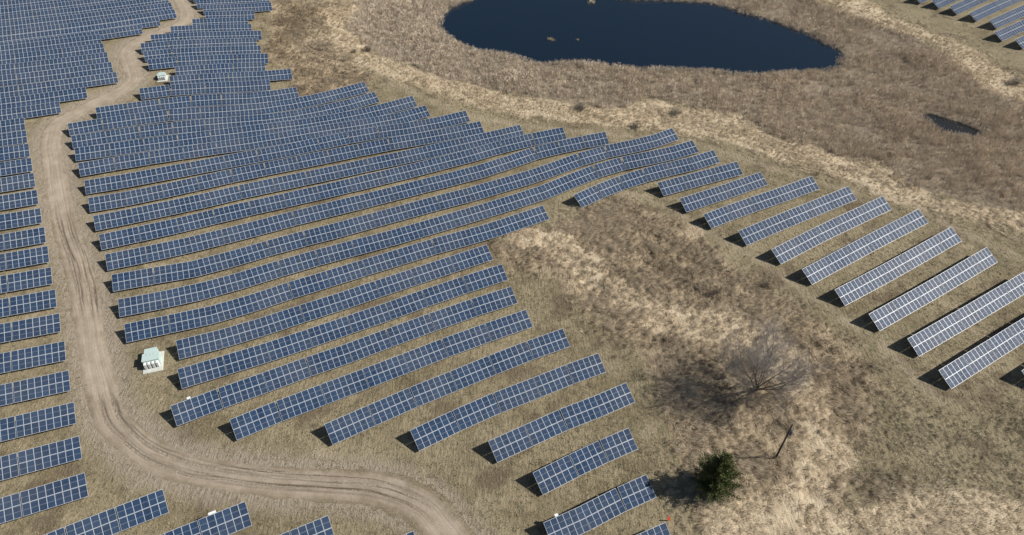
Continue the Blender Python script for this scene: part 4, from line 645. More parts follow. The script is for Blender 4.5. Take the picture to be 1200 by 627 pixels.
def bank_arrays(c):
    V, Fq, fm = [], [], []
    for r in range(2):
        for k in range(c):
            v, f, q = panel_arrays((k - (c - 1) / 2) * PXP, PH / 2 + r * (PH + VG))
            Fq += [tuple(i + len(V) for i in g) for g in f]; V += v; fm += q
    return V, Fq, fm
_bank = {}
def bank_mesh(c):
    if c not in _bank:
        V, Fq, fm = bank_arrays(c)
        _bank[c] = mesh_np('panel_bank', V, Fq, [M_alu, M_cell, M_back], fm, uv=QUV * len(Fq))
    return _bank[c]
_frame = {}
def frame_mb(c):
    """purlins along the row and rafters up the slope (z = 0 is the panels' underside)"""
    b = MB(); L = c * PXP
    for y in (.40, 1.25, 2.09, 2.94): b.box((0, y, -.035), (L, .045, .066))
    for x in post_x(c): b.box((x, 1.67, -.115), (.06, 2.9, .09))
    return b
def post_x(c): L = c * PXP; return (-L * .36, 0, L * .36)
def frame_mesh(c):
    if c not in _frame:
        o = frame_mb(c).build('support_frame', M_steel); _frame[c] = o.data; bpy.data.objects.remove(o)
    return _frame[c]
def post_mesh():
    b = MB(); b.box((0, 0, .38), (.09, .12, 2.16)); b.bevel(.012, 1)
    o = b.build('post', M_steel); me = o.data; bpy.data.objects.remove(o); return me
ME_post = post_mesh()
POST_Y = 1.67 * math.cos(TILT); POST_TOP = ZL + 1.67 * math.sin(TILT) - .14

def table_frame(c, a, b):
    a, b = Vector(a), Vector(b); mid = (a + b) / 2; ex = (b - a)
    Ln = ex.length; ex.normalize()
    ey = Vector((-ex.y, ex.x, 0)).normalized(); ez = ex.cross(ey).normalized()
    M = Matrix((ex, ey, ez)).transposed() @ Matrix.Rotation(.010 * math.sin(mid.x * 37.7 + mid.y * 91.3), 3, 'X')     # racks are never set quite alike
    return mid, M, Ln / (c * PXP)

ORD = ['zeroth', 'first', 'second', 'third', 'fourth', 'fifth', 'sixth', 'seventh', 'eighth', 'ninth', 'tenth', 'eleventh', 'twelfth', 'thirteenth', 'fourteenth', 'fifteenth', 'sixteenth', 'seventeenth', 'eighteenth', 'nineteenth', 'twentieth']
TENS = {2: 'twenty', 3: 'thirty'}
def ordn(n):
    if n <= 20: return ORD[n]
    if n == 30: return 'thirtieth'
    return TENS[n // 10] + '-' + ORD[n % 10]

def table_label(blk, row, i, n):
    if blk == 'C':
        w = 'leftmost' if i == 0 else ('rightmost' if i == n - 1 else ordn(i + 1) + ' from the left')
        return f'solar table, {w}, in the {ordn(row)} central row counted from the front'
    j = n - i
    w = 'nearest the track' if j == 1 else ordn(j) + ' from the track'
    if blk == 'L': return f'solar table, {w}, {ordn(row)} row up along the left picture edge'
    if blk == 'B': return f'solar table, {ordn(j)} from its right end, {ordn(row)} short row along the bottom edge'
    w = 'leftmost' if i == 0 else ordn(i + 1) + ' from the left'
    if blk == 'R': return f'solar table, {w}, {ordn(row)} row of the right-hand array from its top'
    return f'solar table, {w}, {ordn(row)} row of the top right corner array'

ROWS = json.loads(ROWDATA)
C0 = Vector((0, 0, 90)); CP, SP = math.cos(R_(43.5)), math.sin(R_(43.5))
def screen(p):
    d = Vector(p) - C0; w = d.y * CP - d.z * SP
    return 600 + 800 * d.x / w, 313.5 - 800 * (d.y * SP + d.z * CP) / w
tabs = []
_e = np.array([q for _b, _r, fl in ROWS for t in fl for q in ((t[1], t[2]), (t[4], t[5]))])
_z = iter(ground_h(_e[:, 0], _e[:, 1]).tolist())          # both ends of every table stand on the ground
for blk, row, fl in ROWS:
    for i, (c, ax, ay, az, bx, by, bz) in enumerate(fl):
        az, bz = next(_z), next(_z)
        m = Vector(((ax + bx) / 2, (ay + by) / 2, (az + bz) / 2 + 1.2))
        pa, pb = screen((ax, ay, az + 1.5)), screen((bx, by, bz + 1.5))
        vis = max(pa[0], pb[0]) > 4 and min(pa[0], pb[0]) < 1196 and max(pa[1], pb[1]) > 1 and min(pa[1], pb[1]) < 628
        tabs.append(((m - C0).length, vis, blk, row, i, len(fl), c, (ax, ay, az), (bx, by, bz)))
tabs.sort(key=lambda t: (not t[1], t[0]))
NEAR_PANELS, N_THINGS = 158.0, 300
sV, sF, sM = [], [], []; fV, fF = [], []; nb = 0
frame_cache = {}
for rank, (dist, vis, blk, row, i, n, c, a, b) in enumerate(tabs):
    mid, M, sx = table_frame(c, a, b)
    if vis and rank < N_THINGS:
        e = empty('solar_table', mid, M.to_euler())
        tag(e, table_label(blk, row, i, n), 'solar panel', 'solar tables standing in rows')
        if dist < NEAR_PANELS:
            for r in range(2):
                for k in range(c):
                    p = link('panel', ME_panel, e)
                    v = PH / 2 + r * (PH + VG)
                    p.location = ((k - (c - 1) / 2) * PXP * sx, v * math.cos(TILT), ZL + v * math.sin(TILT))
                    p.rotation_euler = (TILT + random.gauss(0, .006), random.gauss(0, .005), 0); p.scale = (sx, 1, 1)
        else:
            p = link('panel_bank', bank_mesh(c), e); p['kind'] = 'stuff'
            p.location = (0, 0, ZL); p.rotation_euler = (TILT, 0, 0); p.scale = (sx, 1, 1)
        f = link('support_frame', frame_mesh(c), e); f.location = (0, 0, ZL); f.rotation_euler = (TILT, 0, 0); f.scale = (sx, 1, 1)
        for x in post_x(c):
            q = link('post', ME_post, e); q.location = (x * sx, POST_Y, POST_TOP - 1.46)
    else:
        V, Fq, fm = bank_arrays(c)
        V = np.array(V); V[:, 0] *= sx
        Vt = np.column_stack([V[:, 0], V[:, 1] * math.cos(TILT) - V[:, 2] * math.sin(TILT), ZL + V[:, 1] * math.sin(TILT) + V[:, 2] * math.cos(TILT)])
        Mn = np.array(M); sF.append(np.array(Fq) + nb); sM += fm
        sV.append(Vt @ Mn.T + np.array(mid)); nb += len(V)
        for x in post_x(c):
            P0 = mid + M @ Vector((x * sx, POST_Y, -.6)); P1 = mid + M @ Vector((x * sx, POST_Y, POST_TOP))
            k = len(fV)
            for pz in (P0, P1):
                for dx, dy in ((-.05, -.05), (.05, -.05), (.05, .05), (-.05, .05)): fV.append((pz.x + dx, pz.y + dy, pz.z))
            fF += [(k + q, k + (q + 1) % 4, k + 4 + (q + 1) % 4, k + 4 + q) for q in range(4)]
sVa = np.concatenate(sV); sFa = np.concatenate(sF)
allV = np.concatenate([sVa, np.array(fV)]); allF = np.concatenate([sFa, np.array(fF) + len(sVa)])
allM = np.array(sM + [3] * len(fF))
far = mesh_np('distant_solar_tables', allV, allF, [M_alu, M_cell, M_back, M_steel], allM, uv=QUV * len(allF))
tag(link('distant_solar_tables', far), 'distant packed rows of blue solar tables along the top edge', 'solar panels', None, 'stuff')
# ------------------------------------------------------------------ equipment
M_cab = simple('pale_green_enamel', (.48, .60, .57), .45, 0, .12)
M_conc = simple('pad_concrete', (.55, .57, .52), .9, 0, .25)
M_white = simple('white_enamel', (.78, .80, .80), .4)
M_dark = simple('dark_rubber', (.02, .02, .02), .6)

def transformer(key, rz, label, k=1.0):
    x, y = DAT['pt'][key]; z = gz(x, y)
    e = empty('transformer', (x, y, z), (0, 0, rz)); tag(e, label, 'transformer', 'transformers beside the track'); e.scale = (k, k, .70 * k)
    b = MB(); b.box((0, 0, .02), (3.3, 4.6, .42)); b.bevel(.03, 1); b.build('concrete_pad', M_conc, e)
    b = MB(); b.box((0, .05, 1.33), (2.75, 1.7, 2.2)); b.bevel(.03, 2); tank = b.build('tank', M_cab, e)
    b = MB(); b.box((0, .05, 2.462), (2.9, 1.86, .06)); b.bevel(.015, 1); b.build('lid', M_cab, tank)
    b = MB(); b.box((-.2, 1.70, 1.12), (2.05, 1.15, 1.78)); b.bevel(.03, 2); cab = b.build('cabinet', M_cab, e)
    b = MB(); b.box((-.2, 1.70, 2.05), (2.18, 1.30, .05), rot=Matrix.Rotation(R_(3), 3, 'X')); b.build('cabinet_roof', M_cab, cab)
    b = MB(); b.box((-.2, 2.282, 1.1), (.02, .012, 1.5)); b.box((-.05, 2.29, 1.15), (.05, .03, .22)); b.build('door_seam', M_dark, cab)
    for k in range(4):                                             # radiator banks on the front
        b = MB(); cx = -1.0 + k * .67
        for j in range(4): b.box((cx - .15 + j * .1, -1.16, 1.2), (.05, .62, 1.5))
        b.box((cx, -.86, 1.8), (.4, .10, .1)); b.box((cx, -.86, .6), (.4, .10, .1)); b.box((cx, -1.16, 1.96), (.38, .6, .03))
        b.build('radiator', M_white, e)
    for k in range(3):
        b = MB(); b.tube([(-.6 + k * .6, .5, 2.48), (-.6 + k * .6, .5, 2.62)], [.1, .1], 10); b.build('lifting_lug', M_cab, e)
    return e
ROWAZ = R_(24)
transformer('trafo', R_(17), 'pale green transformer on a concrete pad beside the near track', .94)
transformer('trafo2', R_(14), 'small far pale green transformer between the track and upper rows', .74)

def inverter(px_table, t, label, w=.95):
    """box clamped to the upper edge of a table; t = place along it"""
    blk, row, i = px_table
    q = [k for k in tabs if (k[2], k[3], k[4]) == px_table][0]
    mid, M, sx = table_frame(q[6], q[7], q[8])
    L = q[6] * PXP * sx
    p = mid + M @ Vector(((t - .5) * L, 3.43 * math.cos(TILT) + .17, ZL + 3.43 * math.sin(TILT) - .22))
    e = empty('inverter_box', p, M.to_euler()); tag(e, label, 'inverter', 'inverter boxes')
    b = MB(); b.box((0, 0, 0), (w, .26, .62)); b.bevel(.03, 2); b.build('housing', M_white, e)
    b = MB(); b.box((0, .02, .335), (w + .06, .34, .03)); b.build('rain_cover', M_white, e)
    b = MB(); b.box((0, -.17, -.05), (.5, .07, .4)); b.build('bracket', M_steel, e)

# utility pole
M_wood = simple('weathered_pole_wood', (.055, .045, .036), .9, 0, .5)
M_can = simple('grey_can', (.10, .12, .16), .45)
def pole():
    x, y = DAT['pt']['pole']; z = gz(x, y)
    e = empty('utility_pole', (x, y, z)); tag(e, 'lone dark wooden utility pole with a small grey can near its top', 'pole')
    b = MB(); b.tube([(0, 0, -.5), (0, 0, 2.5), (0.02, 0, 5.5), (.03, 0, 8.9)], [.15, .14, .125, .10], 10); b.build('post', M_wood, e)
    b = MB(); b.tube([(.42, 0, 6.35), (.42, 0, 6.42), (.42, 0, 7.3), (.42, 0, 7.4)], [.13, .19, .19, .13], 12); b.build('transformer_can', M_can, e)
    b = MB(); b.box((.17, 0, 7.1), (.3, .08, .06)); b.box((.17, 0, 6.6), (.3, .08, .06)); b.build('bracket', M_can, e)
    b = MB(); b.tube([(.35, 0, 7.4), (.35, 0, 7.62)], [.035, .03], 6); b.tube([(.48, 0, 7.4), (.48, 0, 7.62)], [.035, .03], 6); b.build('bushing', M_can, e)
    b = MB(); b.tube([(.03, 0, 8.9), (.03, 0, 9.15)], [.05, .04], 6); b.build('top_pin', M_can, e)
pole()

def marker():
    x, y = DAT['pt']['marker']; z = gz(x, y)
    M_or = simple('orange_plastic', (.75, .10, .03), .5)
    e = empty('marker_post', (x, y, z), (R_(-8), R_(-14), R_(20))); tag(e, 'small orange plastic marker leaning in the grass', 'marker')
    b = MB(); b.box((0, 0, .55), (.42, .05, .85)); b.bevel(.02, 2); b.build('blade', M_or, e)
    b = MB(); b.tube([(0, 0, -.3), (0, 0, .2)], [.03, .03], 6); b.build('stake', M_dark, e)
marker()

# ------------------------------------------------------------------ grass, reeds: instanced clumps on points
def blades(seed, n, h, spread, lean, width, droop=.25, bias=(0, 0), heads=0):
    """one clump of tapered bent blades; two quads and a tip each"""
    r = random.Random(seed); V, Fq = [], []
    for k in range(n):
        a = r.uniform(0, 2 * math.pi); d = spread * math.sqrt(r.random())
        x, y = d * math.cos(a), d * math.sin(a); hh = h * r.uniform(.55, 1.1)
        la = a + r.gauss(0, .7); l = lean * r.uniform(.3, 1.3) * hh
        lx, ly = l * math.cos(la) + bias[0] * hh, l * math.sin(la) + bias[1] * hh
        t = r.uniform(0, math.pi); wx, wy = width * math.cos(t) * .5, width * math.sin(t) * .5
        pts = [(0, 1.0), (.5, .8), (1.0, .12)]
        k0 = len(V)
        for f, w in pts:
            z = hh * (f - droop * f * f * min(1, l / hh * 1.3))
            cx, cy = x + lx * f * f, y + ly * f * f
            V += [(cx - wx * w, cy - wy * w, z - .05 * (f == 0)), (cx + wx * w, cy + wy * w, z - .05 * (f == 0))]
        Fq += [(k0, k0 + 1, k0 + 3, k0 + 2), (k0 + 2, k0 + 3, k0 + 5, k0 + 4)]
        if heads and r.random() < heads:
            k0 = len(V); z = hh * .98; cx, cy = x + lx, y + ly; s_ = width * 1.2
            V += [(cx - s_, cy, z - .12), (cx + s_, cy, z - .12), (cx + s_ * .5 + .03, cy, z + .22), (cx - s_ * .5 + .03, cy, z + .22)]
            Fq.append((k0, k0 + 1, k0 + 2, k0 + 3))
    return V, Fq

def straw_mat(name, c1, c2, c3, tr=.15):
    m = NM(name); g = m.n('ObjectInfo').outputs['Random']
    p = m.noise(.05, 4, .6); q = m.noise(.35, 4, .6)
    c = m.mix(m.ramp(p, .35, .65), c1, c2)
    c = m.mix(m.math('MULTIPLY', m.ramp(q, .45, .7), .6), c, c3)
    c = m.mix(m.math('MULTIPLY', g, .45), c, m.mix(.6, c, (.75, .64, .47)))
    c = m.mix(m.math('MULTIPLY', m.ramp(g, .60, .1), .55), c, m.mix(.7, c, (.03, .024, .016)))
    m.col(c); m.set(Roughness=.85); m.b.inputs['Specular IOR Level'].default_value = .2
    return m.m

def scatter(name, label, pts, scl, variants, mats, rotz=None, tilt=None):
    """points with a clump instanced on each (geometry nodes)"""
    src = bpy.data.collections.new(name + '_sources')
    for i, (V, Fq) in enumerate(variants):
        me = mesh_np(f'{name}_clump', V, Fq, [mats])
        src.objects.link(bpy.data.objects.new(f'{name}_clump', me))
    me = bpy.data.meshes.new(name)
    n = len(pts)
    me.vertices.add(n); me.vertices.foreach_set('co', np.asarray(pts, dtype=np.float32).ravel())
    add_attr(me, 'cs', scl)
    a = me.attributes.new('cr', 'FLOAT_VECTOR', 'POINT')
    rot = np.zeros((n, 3), np.float32); rot[:, 2] = rng.uniform(0, 6.283, n) if rotz is None else rotz
    a.data.foreach_set('vector', rot.ravel())
    a = me.attributes.new('ci', 'INT', 'POINT'); a.data.foreach_set('value', rng.integers(0, len(variants), n).astype(np.int32))
    o = link(name, me); tag(o, label, None, None, 'stuff')
    ng = bpy.data.node_groups.new(name + '_scatter', 'GeometryNodeTree')
    ng.interface.new_socket('Geometry', in_out='INPUT', socket_type='NodeSocketGeometry')
    ng.interface.new_socket('Geometry', in_out='OUTPUT', socket_type='NodeSocketGeometry')
    N, Lk = ng.nodes, ng.links
    gi, go = N.new('NodeGroupInput'), N.new('NodeGroupOutput')
    m2p = N.new('GeometryNodeMeshToPoints'); ci = N.new('GeometryNodeCollectionInfo'); io = N.new('GeometryNodeInstanceOnPoints')
    ci.inputs['Collection'].default_value = src; ci.inputs['Separate Children'].default_value = True; ci.inputs['Reset Children'].default_value = True
    def na(nm, typ):
        q = N.new('GeometryNodeInputNamedAttribute'); q.data_type = typ; q.inputs[0].default_value = nm; return q.outputs[0]
    Lk.new(gi.outputs[0], m2p.inputs['Mesh']); Lk.new(m2p.outputs[0], io.inputs['Points']); Lk.new(ci.outputs[0], io.inputs['Instance'])
    io.inputs['Pick Instance'].default_value = True
    Lk.new(na('ci', 'INT'), io.inputs['Instance Index']); Lk.new(na('cs', 'FLOAT'), io.inputs['Scale'])
    e2r = N.new('FunctionNodeEulerToRotation'); Lk.new(na('cr', 'FLOAT_VECTOR'), e2r.inputs[0]); Lk.new(e2r.outputs[0], io.inputs['Rotation'])
    Lk.new(io.outputs[0], go.inputs[0])
    md = o.modifiers.new('scatter', 'NODES'); md.node_group = ng
    return o

def in_view(x, y, mx=1.18):
    """a generous wedge of ground round what the camera sees"""
    return (np.abs(x) < mx * (.47 * 90 + .72 * np.maximum(y, 0)) * .93 + 8) & (y > 18) & (y < 252)

def sample(n, box):
    x = rng.uniform(box[0], box[1], n); y = rng.uniform(box[2], box[3], n)
    k = in_view(x, y); return x[k], y[k]

PADS = [DAT['pt']['trafo'], DAT['pt']['trafo2']]
def place(x, y, z, lift=0):
    return np.column_stack([x, y, ground_h(x, y) + relief(x, y, z) + lift])

# reeds
M_reed = straw_mat('dry_reed', (.650, .560, .455), (.740, .645, .530), (.570, .492, .405))
x, y = sample(150000, (-70, 190, 85, 252))
k = sdist(x, y, DAT['reed']) > -7
x, y = x[k], y[k]
pd = sdist(x, y, POND); p2 = sdist(x, y, POND2)
edge = .8 * fbm(x, y, 3, 71, 3)
k = (pd < .4 + edge) & ((p2 < .25 + .9 * fbm(x, y, 2.0, 73, 3)) | ((rng.random(len(x)) < .10) & (fbm(x, y, 2.2, 79, 3) > .1))); x, y, pd = x[k], y[k], pd[k]
z = zones(x, y)
keep = rng.random(len(x)) < np.clip(.52 + .7 * fbm(x, y, 8, 61, 4) + .4 * (pd > -4), .06, 1) * np.clip(sst(.15, .75, z['reed'] + .3 * fbm(x, y, 2.5, 77, 3)), 0, 1)
x, y, pd = x[keep], y[keep], pd[keep]; z = zones(x, y)
sc = rng.uniform(.75, 1.2, len(x)) * (1 + .45 * fbm(x, y, 10, 81, 4))
scatter('reed_bed', 'tall dry brown reeds standing around the pond', place(x, y, z, -.02), sc,
        [blades(100 + i, 14, (1.35, 1.15, 1.5, 1.0, 1.3)[i], .44, (.18, .3, .16, .55, .22)[i], .042, heads=.4) for i in range(5)], M_reed)

# tall tussock grass and pale straw
M_tus = straw_mat('tussock_grass', (.500, .410, .290), (.650, .540, .388), (.370, .303, .216))
M_straw = straw_mat('pale_straw', (.720, .600, .425), (.800, .690, .510), (.600, .495, .345))
x, y = sample(330000, (-120, 150, 30, 250))
z = zones(x, y)
wt = z['rough'] * (1 - z['straw']) * (z['road'] > 3) * (1 - z['path'] * .8) * np.clip(.55 + .9 * fbm(x, y, 6, 91, 4), .05, 1)
dm = np.clip(1.6 - y / 250, .5, 1.2)
k = rng.random(len(x)) < wt * dm * (1 - z['reed'])
xs, ys = x[k], y[k]; zz = {a: v[k] for a, v in z.items()}
scatter('tussock_grass', 'matted tan tussock grass on the rough slope', place(xs, ys, zz), rng.uniform(.6, 1.25, len(xs)) * (1 + .35 * fbm(xs, ys, 7, 93, 3)),
        [blades(200 + i, 18, .95, .30, .45, .040, .75, (.75, -.60)) for i in range(5)], M_tus, rotz=1.3 * fbm(xs, ys, 9, 431, 3) + rng.normal(0, .22, len(xs)))
wt = np.minimum(z['straw'] * 1.1, 1) * (z['road'] > 3) * (1 - z['path'] * .6) * np.clip(.55 + .9 * fbm(x, y, 5, 95, 4), .05, 1) * (1 - .9 * z['reed'])
k = rng.random(len(x)) < wt
xs, ys = x[k], y[k]; zz = {a: v[k] for a, v in z.items()}
scatter('straw_grass', 'pale straw-coloured grass swept flat beside the reeds', place(xs, ys, zz), rng.uniform(.6, 1.2, len(xs)),
        [blades(300 + i, 16, .70, .30, .6, .050, .80, (.8, -.5)) for i in range(5)], M_straw, rotz=1.4 * fbm(xs, ys, 9, 433, 3) + rng.normal(0, .3, len(xs)))

k = rng.random(len(x)) < (.5 * z['straw'] + .3 * z['rough']) * .10 * (z['road'] > 4) * (1 - z['reed']) * np.clip(.3 + 1.6 * fbm(x, y, 7, 401, 3), 0, 1)
xs, ys = x[k], y[k]; zz = {a: v[k] for a, v in z.items()}
scatter('matted_tussocks', 'large pale matted tussocks dotted over the rough slope', place(xs, ys, zz, -.05), rng.uniform(.7, 1.6, len(xs)),
        [blades(350 + i, 46, .62, .42, .9, .045, .55, (.4, -.3)) for i in range(4)], M_straw, rotz=1.4 * fbm(xs, ys, 9, 433, 3) + rng.normal(0, .3, len(xs)))
k = rng.random(len(x)) < (z['rough'] + .25 * z['straw']) * .16 * (z['road'] > 4) * (1 - z['reed']) * np.clip(-.15 + 2.2 * fbm(x, y, 8, 411, 4), 0, 1)
xs, ys = x[k], y[k]; zz = {a: v[k] for a, v in z.items()}
M_weed = straw_mat('dead_weeds', (.200, .162, .120), (.260, .212, .158), (.150, .120, .090))
scatter('dead_weeds', 'dark dead weed stalks in patches on the rough slope', place(xs, ys, zz), rng.uniform(.6, 1.3, len(xs)),
        [blades(380 + i, 26, .75, .35, .45, .028, .2) for i in range(4)], M_weed)

M_mead = straw_mat('meadow_grass', (.340, .294, .200), (.460, .395, .276), (.240, .214, .142))
mz = sst(-6, 6, sdist(x, y, DAT['meadow']) + 4 * fbm(x, y, 9, 421, 4))
k = rng.random(len(x)) < mz * (1 - z['straw']) * (1 - .8 * z['rough']) * np.clip(.5 + .9 * fbm(x, y, 5, 423, 4), .08, 1)
xs, ys = x[k], y[k]; zz = {a: v[k] for a, v in z.items()}
scatter('meadow_grass', 'grey-olive matted meadow grass in the lower right corner', place(xs, ys, zz), rng.uniform(.5, 1.15, len(xs)) * (1 + .3 * fbm(xs, ys, 6, 425, 3)),
        [blades(450 + i, 16, .62, .28, .5, .034, .7, (.65, -.5)) for i in range(5)], M_mead, rotz=1.2 * fbm(xs, ys, 8, 435, 3) + rng.normal(0, .3, len(xs)))

# short grass between the rows
M_short = straw_mat('short_dry_grass', (.255, .225, .138), (.345, .298, .192), (.165, .156, .090))
x, y = sample(520000, (-190, 190, 18, 225))
z = zones(x, y)
k = (z['road'] > 2.6 + 1.2 * fbm(x, y, 2.5, 55, 3)) & (z['reed'] < .3) & (rng.random(len(x)) < np.clip(.32 + .55 * fbm(x, y, 4, 57, 4), .03, .8) * np.clip(1.3 - y / 170, .12, 1) * (1 - .8 * z['rough']) * (1 - .5 * z['path']))
for px, py in PADS: k &= np.hypot(x - px, y - py) > 2.8
xs, ys = x[k], y[k]; zz = {a: v[k] for a, v in z.items()}
scatter('short_grass', 'short olive-tan grass growing between the solar rows', place(xs, ys, zz), rng.uniform(.6, 1.35, len(xs)),
        [blades(400 + i, 10, .24, .24, .9, .045, .4) for i in range(5)], M_short)

# ------------------------------------------------------------------ trees and shrubs
def tubes_mesh(name, segs, mat, parent, n=4):
    """segs: list of (p0, p1, r0, r1)"""
    P0 = np.array([s[0] for s in segs]); P1 = np.array([s[1] for s in segs]); R0 = np.array([s[2] for s in segs]); R1 = np.array([s[3] for s in segs])
    D = P1 - P0; D /= np.linalg.norm(D, axis=1)[:, None] + 1e-9
    A = np.cross(D, np.where(np.abs(D[:, 2:3]) < .9, [[0, 0, 1.]], [[1., 0, 0]])); A /= np.linalg.norm(A, axis=1)[:, None]; Bv = np.cross(D, A)
    V = []
    for P, R in ((P0, R0), (P1, R1)):
        for k in range(n):
            t = 2 * math.pi * k / n; V.append(P + (A * math.cos(t) + Bv * math.sin(t)) * R[:, None])
    V = np.array(V).transpose(1, 0, 2); m = len(segs)
    base = (np.arange(m) * 2 * n)[:, None, None]
    q = np.array([[k, (k + 1) % n, n + (k + 1) % n, n + k] for k in range(n)])[None]
    return link(name, mesh_np(name, V.reshape(-1, 3), (base + q).reshape(-1, 4), [mat], smooth=True), parent)

def bare_tree():
    x, y = DAT['pt']['tree']; z = gz(x, y)
    e = empty('bare_tree', (x, y, z)); tag(e, 'leafless grey deciduous tree with wide spreading crown on the rough slope', 'tree')
    r = random.Random(5); big, fine = [], []
    def grow(p, d, L, rad, lev):
        k = 5 if lev < 2 else (4 if lev < 3 else 3)
        for s in range(k):
            d = (d + Vector((r.gauss(0, .09), r.gauss(0, .09), r.gauss(.05, .05)))).normalized()
            q = p + d * (L / k); r1 = rad * (1 - .50 / k)
            (big if lev <= 2 else fine).append((tuple(p), tuple(q), rad, r1)); p = q; rad = r1
            if lev < 5 and (s >= 1 or lev >= 2):
                for _ in range(2 if lev <= 3 else 1):
                    ax = d.orthogonal(); ax.rotate(Matrix.Rotation(r.uniform(0, 6.283), 3, d))
                    a = r.uniform(.35, .80); c = (d * math.cos(a) + ax * math.sin(a)); c.z = max(c.z, .05) + .10
                    grow(p, c.normalized(), L * r.uniform(.42, .66), rad * r.uniform(.42, .60), lev + 1)
    for k in range(9):
        a = k * .698 + r.uniform(-.25, .25); t = (.22, .55, .80)[k % 3] + r.uniform(-.08, .08)
        d0 = Vector((math.cos(a) * math.sin(t), math.sin(a) * math.sin(t), math.cos(t)))
        grow(Vector((.14 * math.cos(a), .14 * math.sin(a), .55)), d0, r.uniform(6.2, 7.4), .105, 1)
    big.append(((0, 0, -.3), (0, 0, .4), .42, .32)); big.append(((0, 0, .4), (0, 0, .9), .32, .20))
    m1 = simple('grey_bark', (.085, .074, .064), .95, 0, .4); m2 = simple('twig_bark', (.250, .228, .210), .95)
    tubes_mesh('trunk', big, m1, e, 7)
    fine = [(a, b, max(q, .010), max(w, .008)) for a, b, q, w in fine]
    tubes_mesh('crown', fine, m2, e, 3)
    return len(fine)
print('twigs', bare_tree())

def leaf_faces(rnd, c, d, n, size, out):
    """small foliage sprays round a point"""
    for _ in range(n):
        p = c + Vector((rnd.gauss(0, 1), rnd.gauss(0, 1), rnd.gauss(0, .8))) * size * 1.1
        dd = (d + Vector((rnd.gauss(0, .5), rnd.gauss(0, .5), rnd.gauss(0, .5)))).normalized()
        s = dd.orthogonal(); s.rotate(Matrix.Rotation(rnd.uniform(0, 6.28), 3, dd)); L = size * rnd.uniform(.8, 1.7); w = size * .32
        out.append((tuple(p - s * w * .4), tuple(p + dd * L * .5 - s * w), tuple(p + dd * L), tuple(p + dd * L * .5 + s * w)))

def foliage_mat(name, c1, c2, c3):
    m = NM(name); q = m.n('NewGeometry').outputs['Random Per Island']
    c = m.mix(q, c1, c2); c = m.mix(m.math('MULTIPLY', m.ramp(m.noise(.8, 3), .45, .7), .7), c, c3)
    m.col(c); m.set(Roughness=.7); m.b.inputs['Specular IOR Level'].default_value = .3; return m.m

def quads_mesh(name, Q, mat, parent):
    V = np.array(Q).reshape(-1, 3); return link(name, mesh_np(name, V, np.arange(len(V)).reshape(-1, 4), [mat]), parent)

def cedar():
    x, y = DAT['pt']['cedar']; z = gz(x, y)
    e = empty('cedar_tree', (x, y, z)); tag(e, 'single dark green evergreen tree casting a shadow near the front', 'tree')
    r = random.Random(11); H = 9.0; segs = [((0, 0, -.3), (.05, 0, 3), .2, .15), ((.05, 0, 3), (0, .05, 6), .15, .08), ((0, .05, 6), (0, 0, H), .08, .02)]
    Q = []; zc = .35
    while zc < H - .15:
        f = zc / H; R = 4.25 * (1 - f) ** .66 * (.75 + .25 * math.sin(f * 21)) + .18
        nb_ = max(4, int(11 * (1 - f) + 5)); a0 = r.uniform(0, 6.28)
        for k in range(nb_):
            a = a0 + k * 6.283 / nb_ + r.gauss(0, .25); L = R * r.uniform(.55, 1.18); up = .35 + .5 * f + r.gauss(0, .12)
            d = Vector((math.cos(a), math.sin(a), up)).normalized(); p = Vector((0, 0, zc))
            tip = p + d * L; segs.append((tuple(p), tuple(tip), .035, .01))
            m = max(3, int(L * 5))
            for j in range(m):
                t = (j + .6) / m
                if t < .25: continue
                leaf_faces(r, p + d * L * t, (d + Vector((0, 0, .35))).normalized(), 9, .15 + .05 * (1 - t), Q)
        leaf_faces(r, Vector((0, 0, zc)), Vector((0, 0, 1)), 6, .2, Q)
        zc += .27
    tubes_mesh('trunk', segs, simple('cedar_bark', (.08, .06, .045), .95), e, 5)
    quads_mesh('crown', Q, foliage_mat('cedar_foliage', (.046, .064, .020), (.125, .150, .050), (.160, .168, .060)), e)
cedar()

def shrub(key, size, label, dens, cols, hgt=.8, group='scattered shrubs'):
    x, y = DAT['pt'][key]; z = gz(x, y)
    e = empty('shrub', (x, y, z)); tag(e, label, 'shrub', group)
    r = random.Random(hash(key) % 999 if False else sum(map(ord, key))); segs, Q = [], []
    for k in range(int(26 * size)):
        a = r.uniform(0, 6.28); t = r.uniform(.1, 1.15); L = size * r.uniform(.6, 1.1)
        d = Vector((math.cos(a) * math.sin(t), math.sin(a) * math.sin(t), math.cos(t) * hgt)); p = Vector((r.gauss(0, .2) * size, r.gauss(0, .2) * size, 0))
        for s in range(3):
            d2 = (d + Vector((r.gauss(0, .16), r.gauss(0, .16), r.gauss(0, .1)))); q = p + d2 * L / 3
            segs.append((tuple(p), tuple(q), .022 - .005 * s, .018 - .005 * s))
            for _ in range(3):
                w = Vector((r.gauss(0, 1), r.gauss(0, 1), abs(r.gauss(.4, .6)))).normalized(); segs.append((tuple(q), tuple(q + w * L * .28), .01, .006))
            leaf_faces(r, q, d.normalized(), dens, .12, Q); p = q
    tubes_mesh('twigs', segs, simple('shrub_twigs', cols[0], .95), e, 3)
    if Q: quads_mesh('leaves', Q, foliage_mat('shrub_leaves', cols[0], cols[1], cols[2]), e)
G1 = ((.20, .18, .15), (.30, .29, .23), (.26, .25, .19))
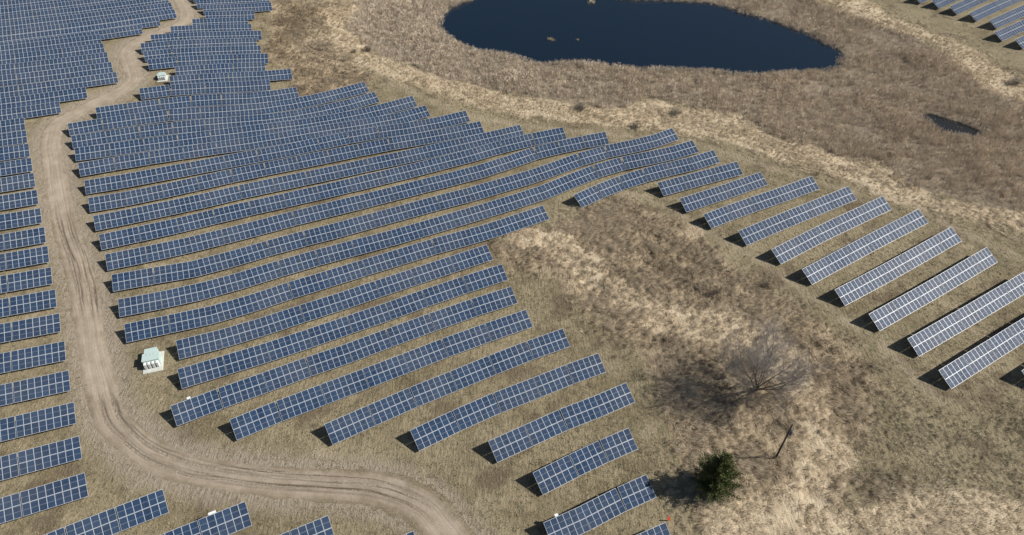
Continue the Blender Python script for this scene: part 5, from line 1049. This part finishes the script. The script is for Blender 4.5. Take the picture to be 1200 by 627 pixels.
G2 = ((.13, .105, .08), (.22, .18, .13), (.18, .15, .11))
shrub('sh1', 2.1, 'large grey-green shrub in the pale straw below the pond', 5, G1)
shrub('sh2', 1.5, 'grey-green shrub just above the right end of the array', 5, G1)
shrub('sh3', 1.9, 'grey-green shrub at the lower edge of the reeds, right of centre', 5, G1)
shrub('sh4', 2.2, 'dark grey shrub near the right picture edge by the top array', 5, G1)
shrub('br3', 1.7, 'wide dark brush patch on the rough slope uphill of the bare tree', 4, G2)
shrub('br4', 1.5, 'dark brush patch right behind the crown of the bare tree', 4, G2)
shrub('br6', 1.7, 'dark brown bush at the reed bed\'s left corner, larger of two', 4, G2)
shrub('br7', 1.1, 'dark brown bush at the reed bed\'s left corner, smaller of two', 4, G2)

def hummock(key, s, label):
    x, y = DAT['pt'][key]
    e = empty('reed_hummock', (x, y, ZW)); tag(e, label, 'hummock', 'hummocks in the pond')
    V, Fq = [], []
    for k in range(9):
        v, f = blades(700 + k, 16, .9 * s, .35 * s, .35, .06); o = (random.gauss(0, .45) * s, random.gauss(0, .45) * s, -.05)
        Fq += [tuple(i + len(V) for i in q) for q in f]; V += [(a + o[0], b + o[1], c + o[2]) for a, b, c in v]
    link('stalks', mesh_np('stalks', V, Fq, [M_straw]), e)
    b = MB(); bmesh.ops.create_icosphere(b.bm, subdivisions=2, radius=.8 * s)
    for v in b.bm.verts: v.co.z *= .3; v.co.x *= 1 + .3 * math.sin(v.co.y * 5)
    b.build('mud_mound', simple('wet_mud', (.06, .05, .035), .8), e)
hummock('isl1', .95, 'larger tan reed hummock standing in the open pond')
hummock('isl2', .5, 'smaller reed hummock right of the larger one in the pond')
hummock('isl3', 1.2, 'reed hummock by the pond\'s far shore at the picture top')

inverter(('B', 2, len([t for t in tabs if t[2] == 'B' and t[3] == 2]) - 1), .30, 'white inverter box on the upper edge of the bottom row table')
inverter(('C', 8, 0), .40, 'white inverter box on the upper edge of a row end near the transformer', .5)
inverter(('C', 2, 0), .36, 'white inverter box on the front row\'s left table', .45)
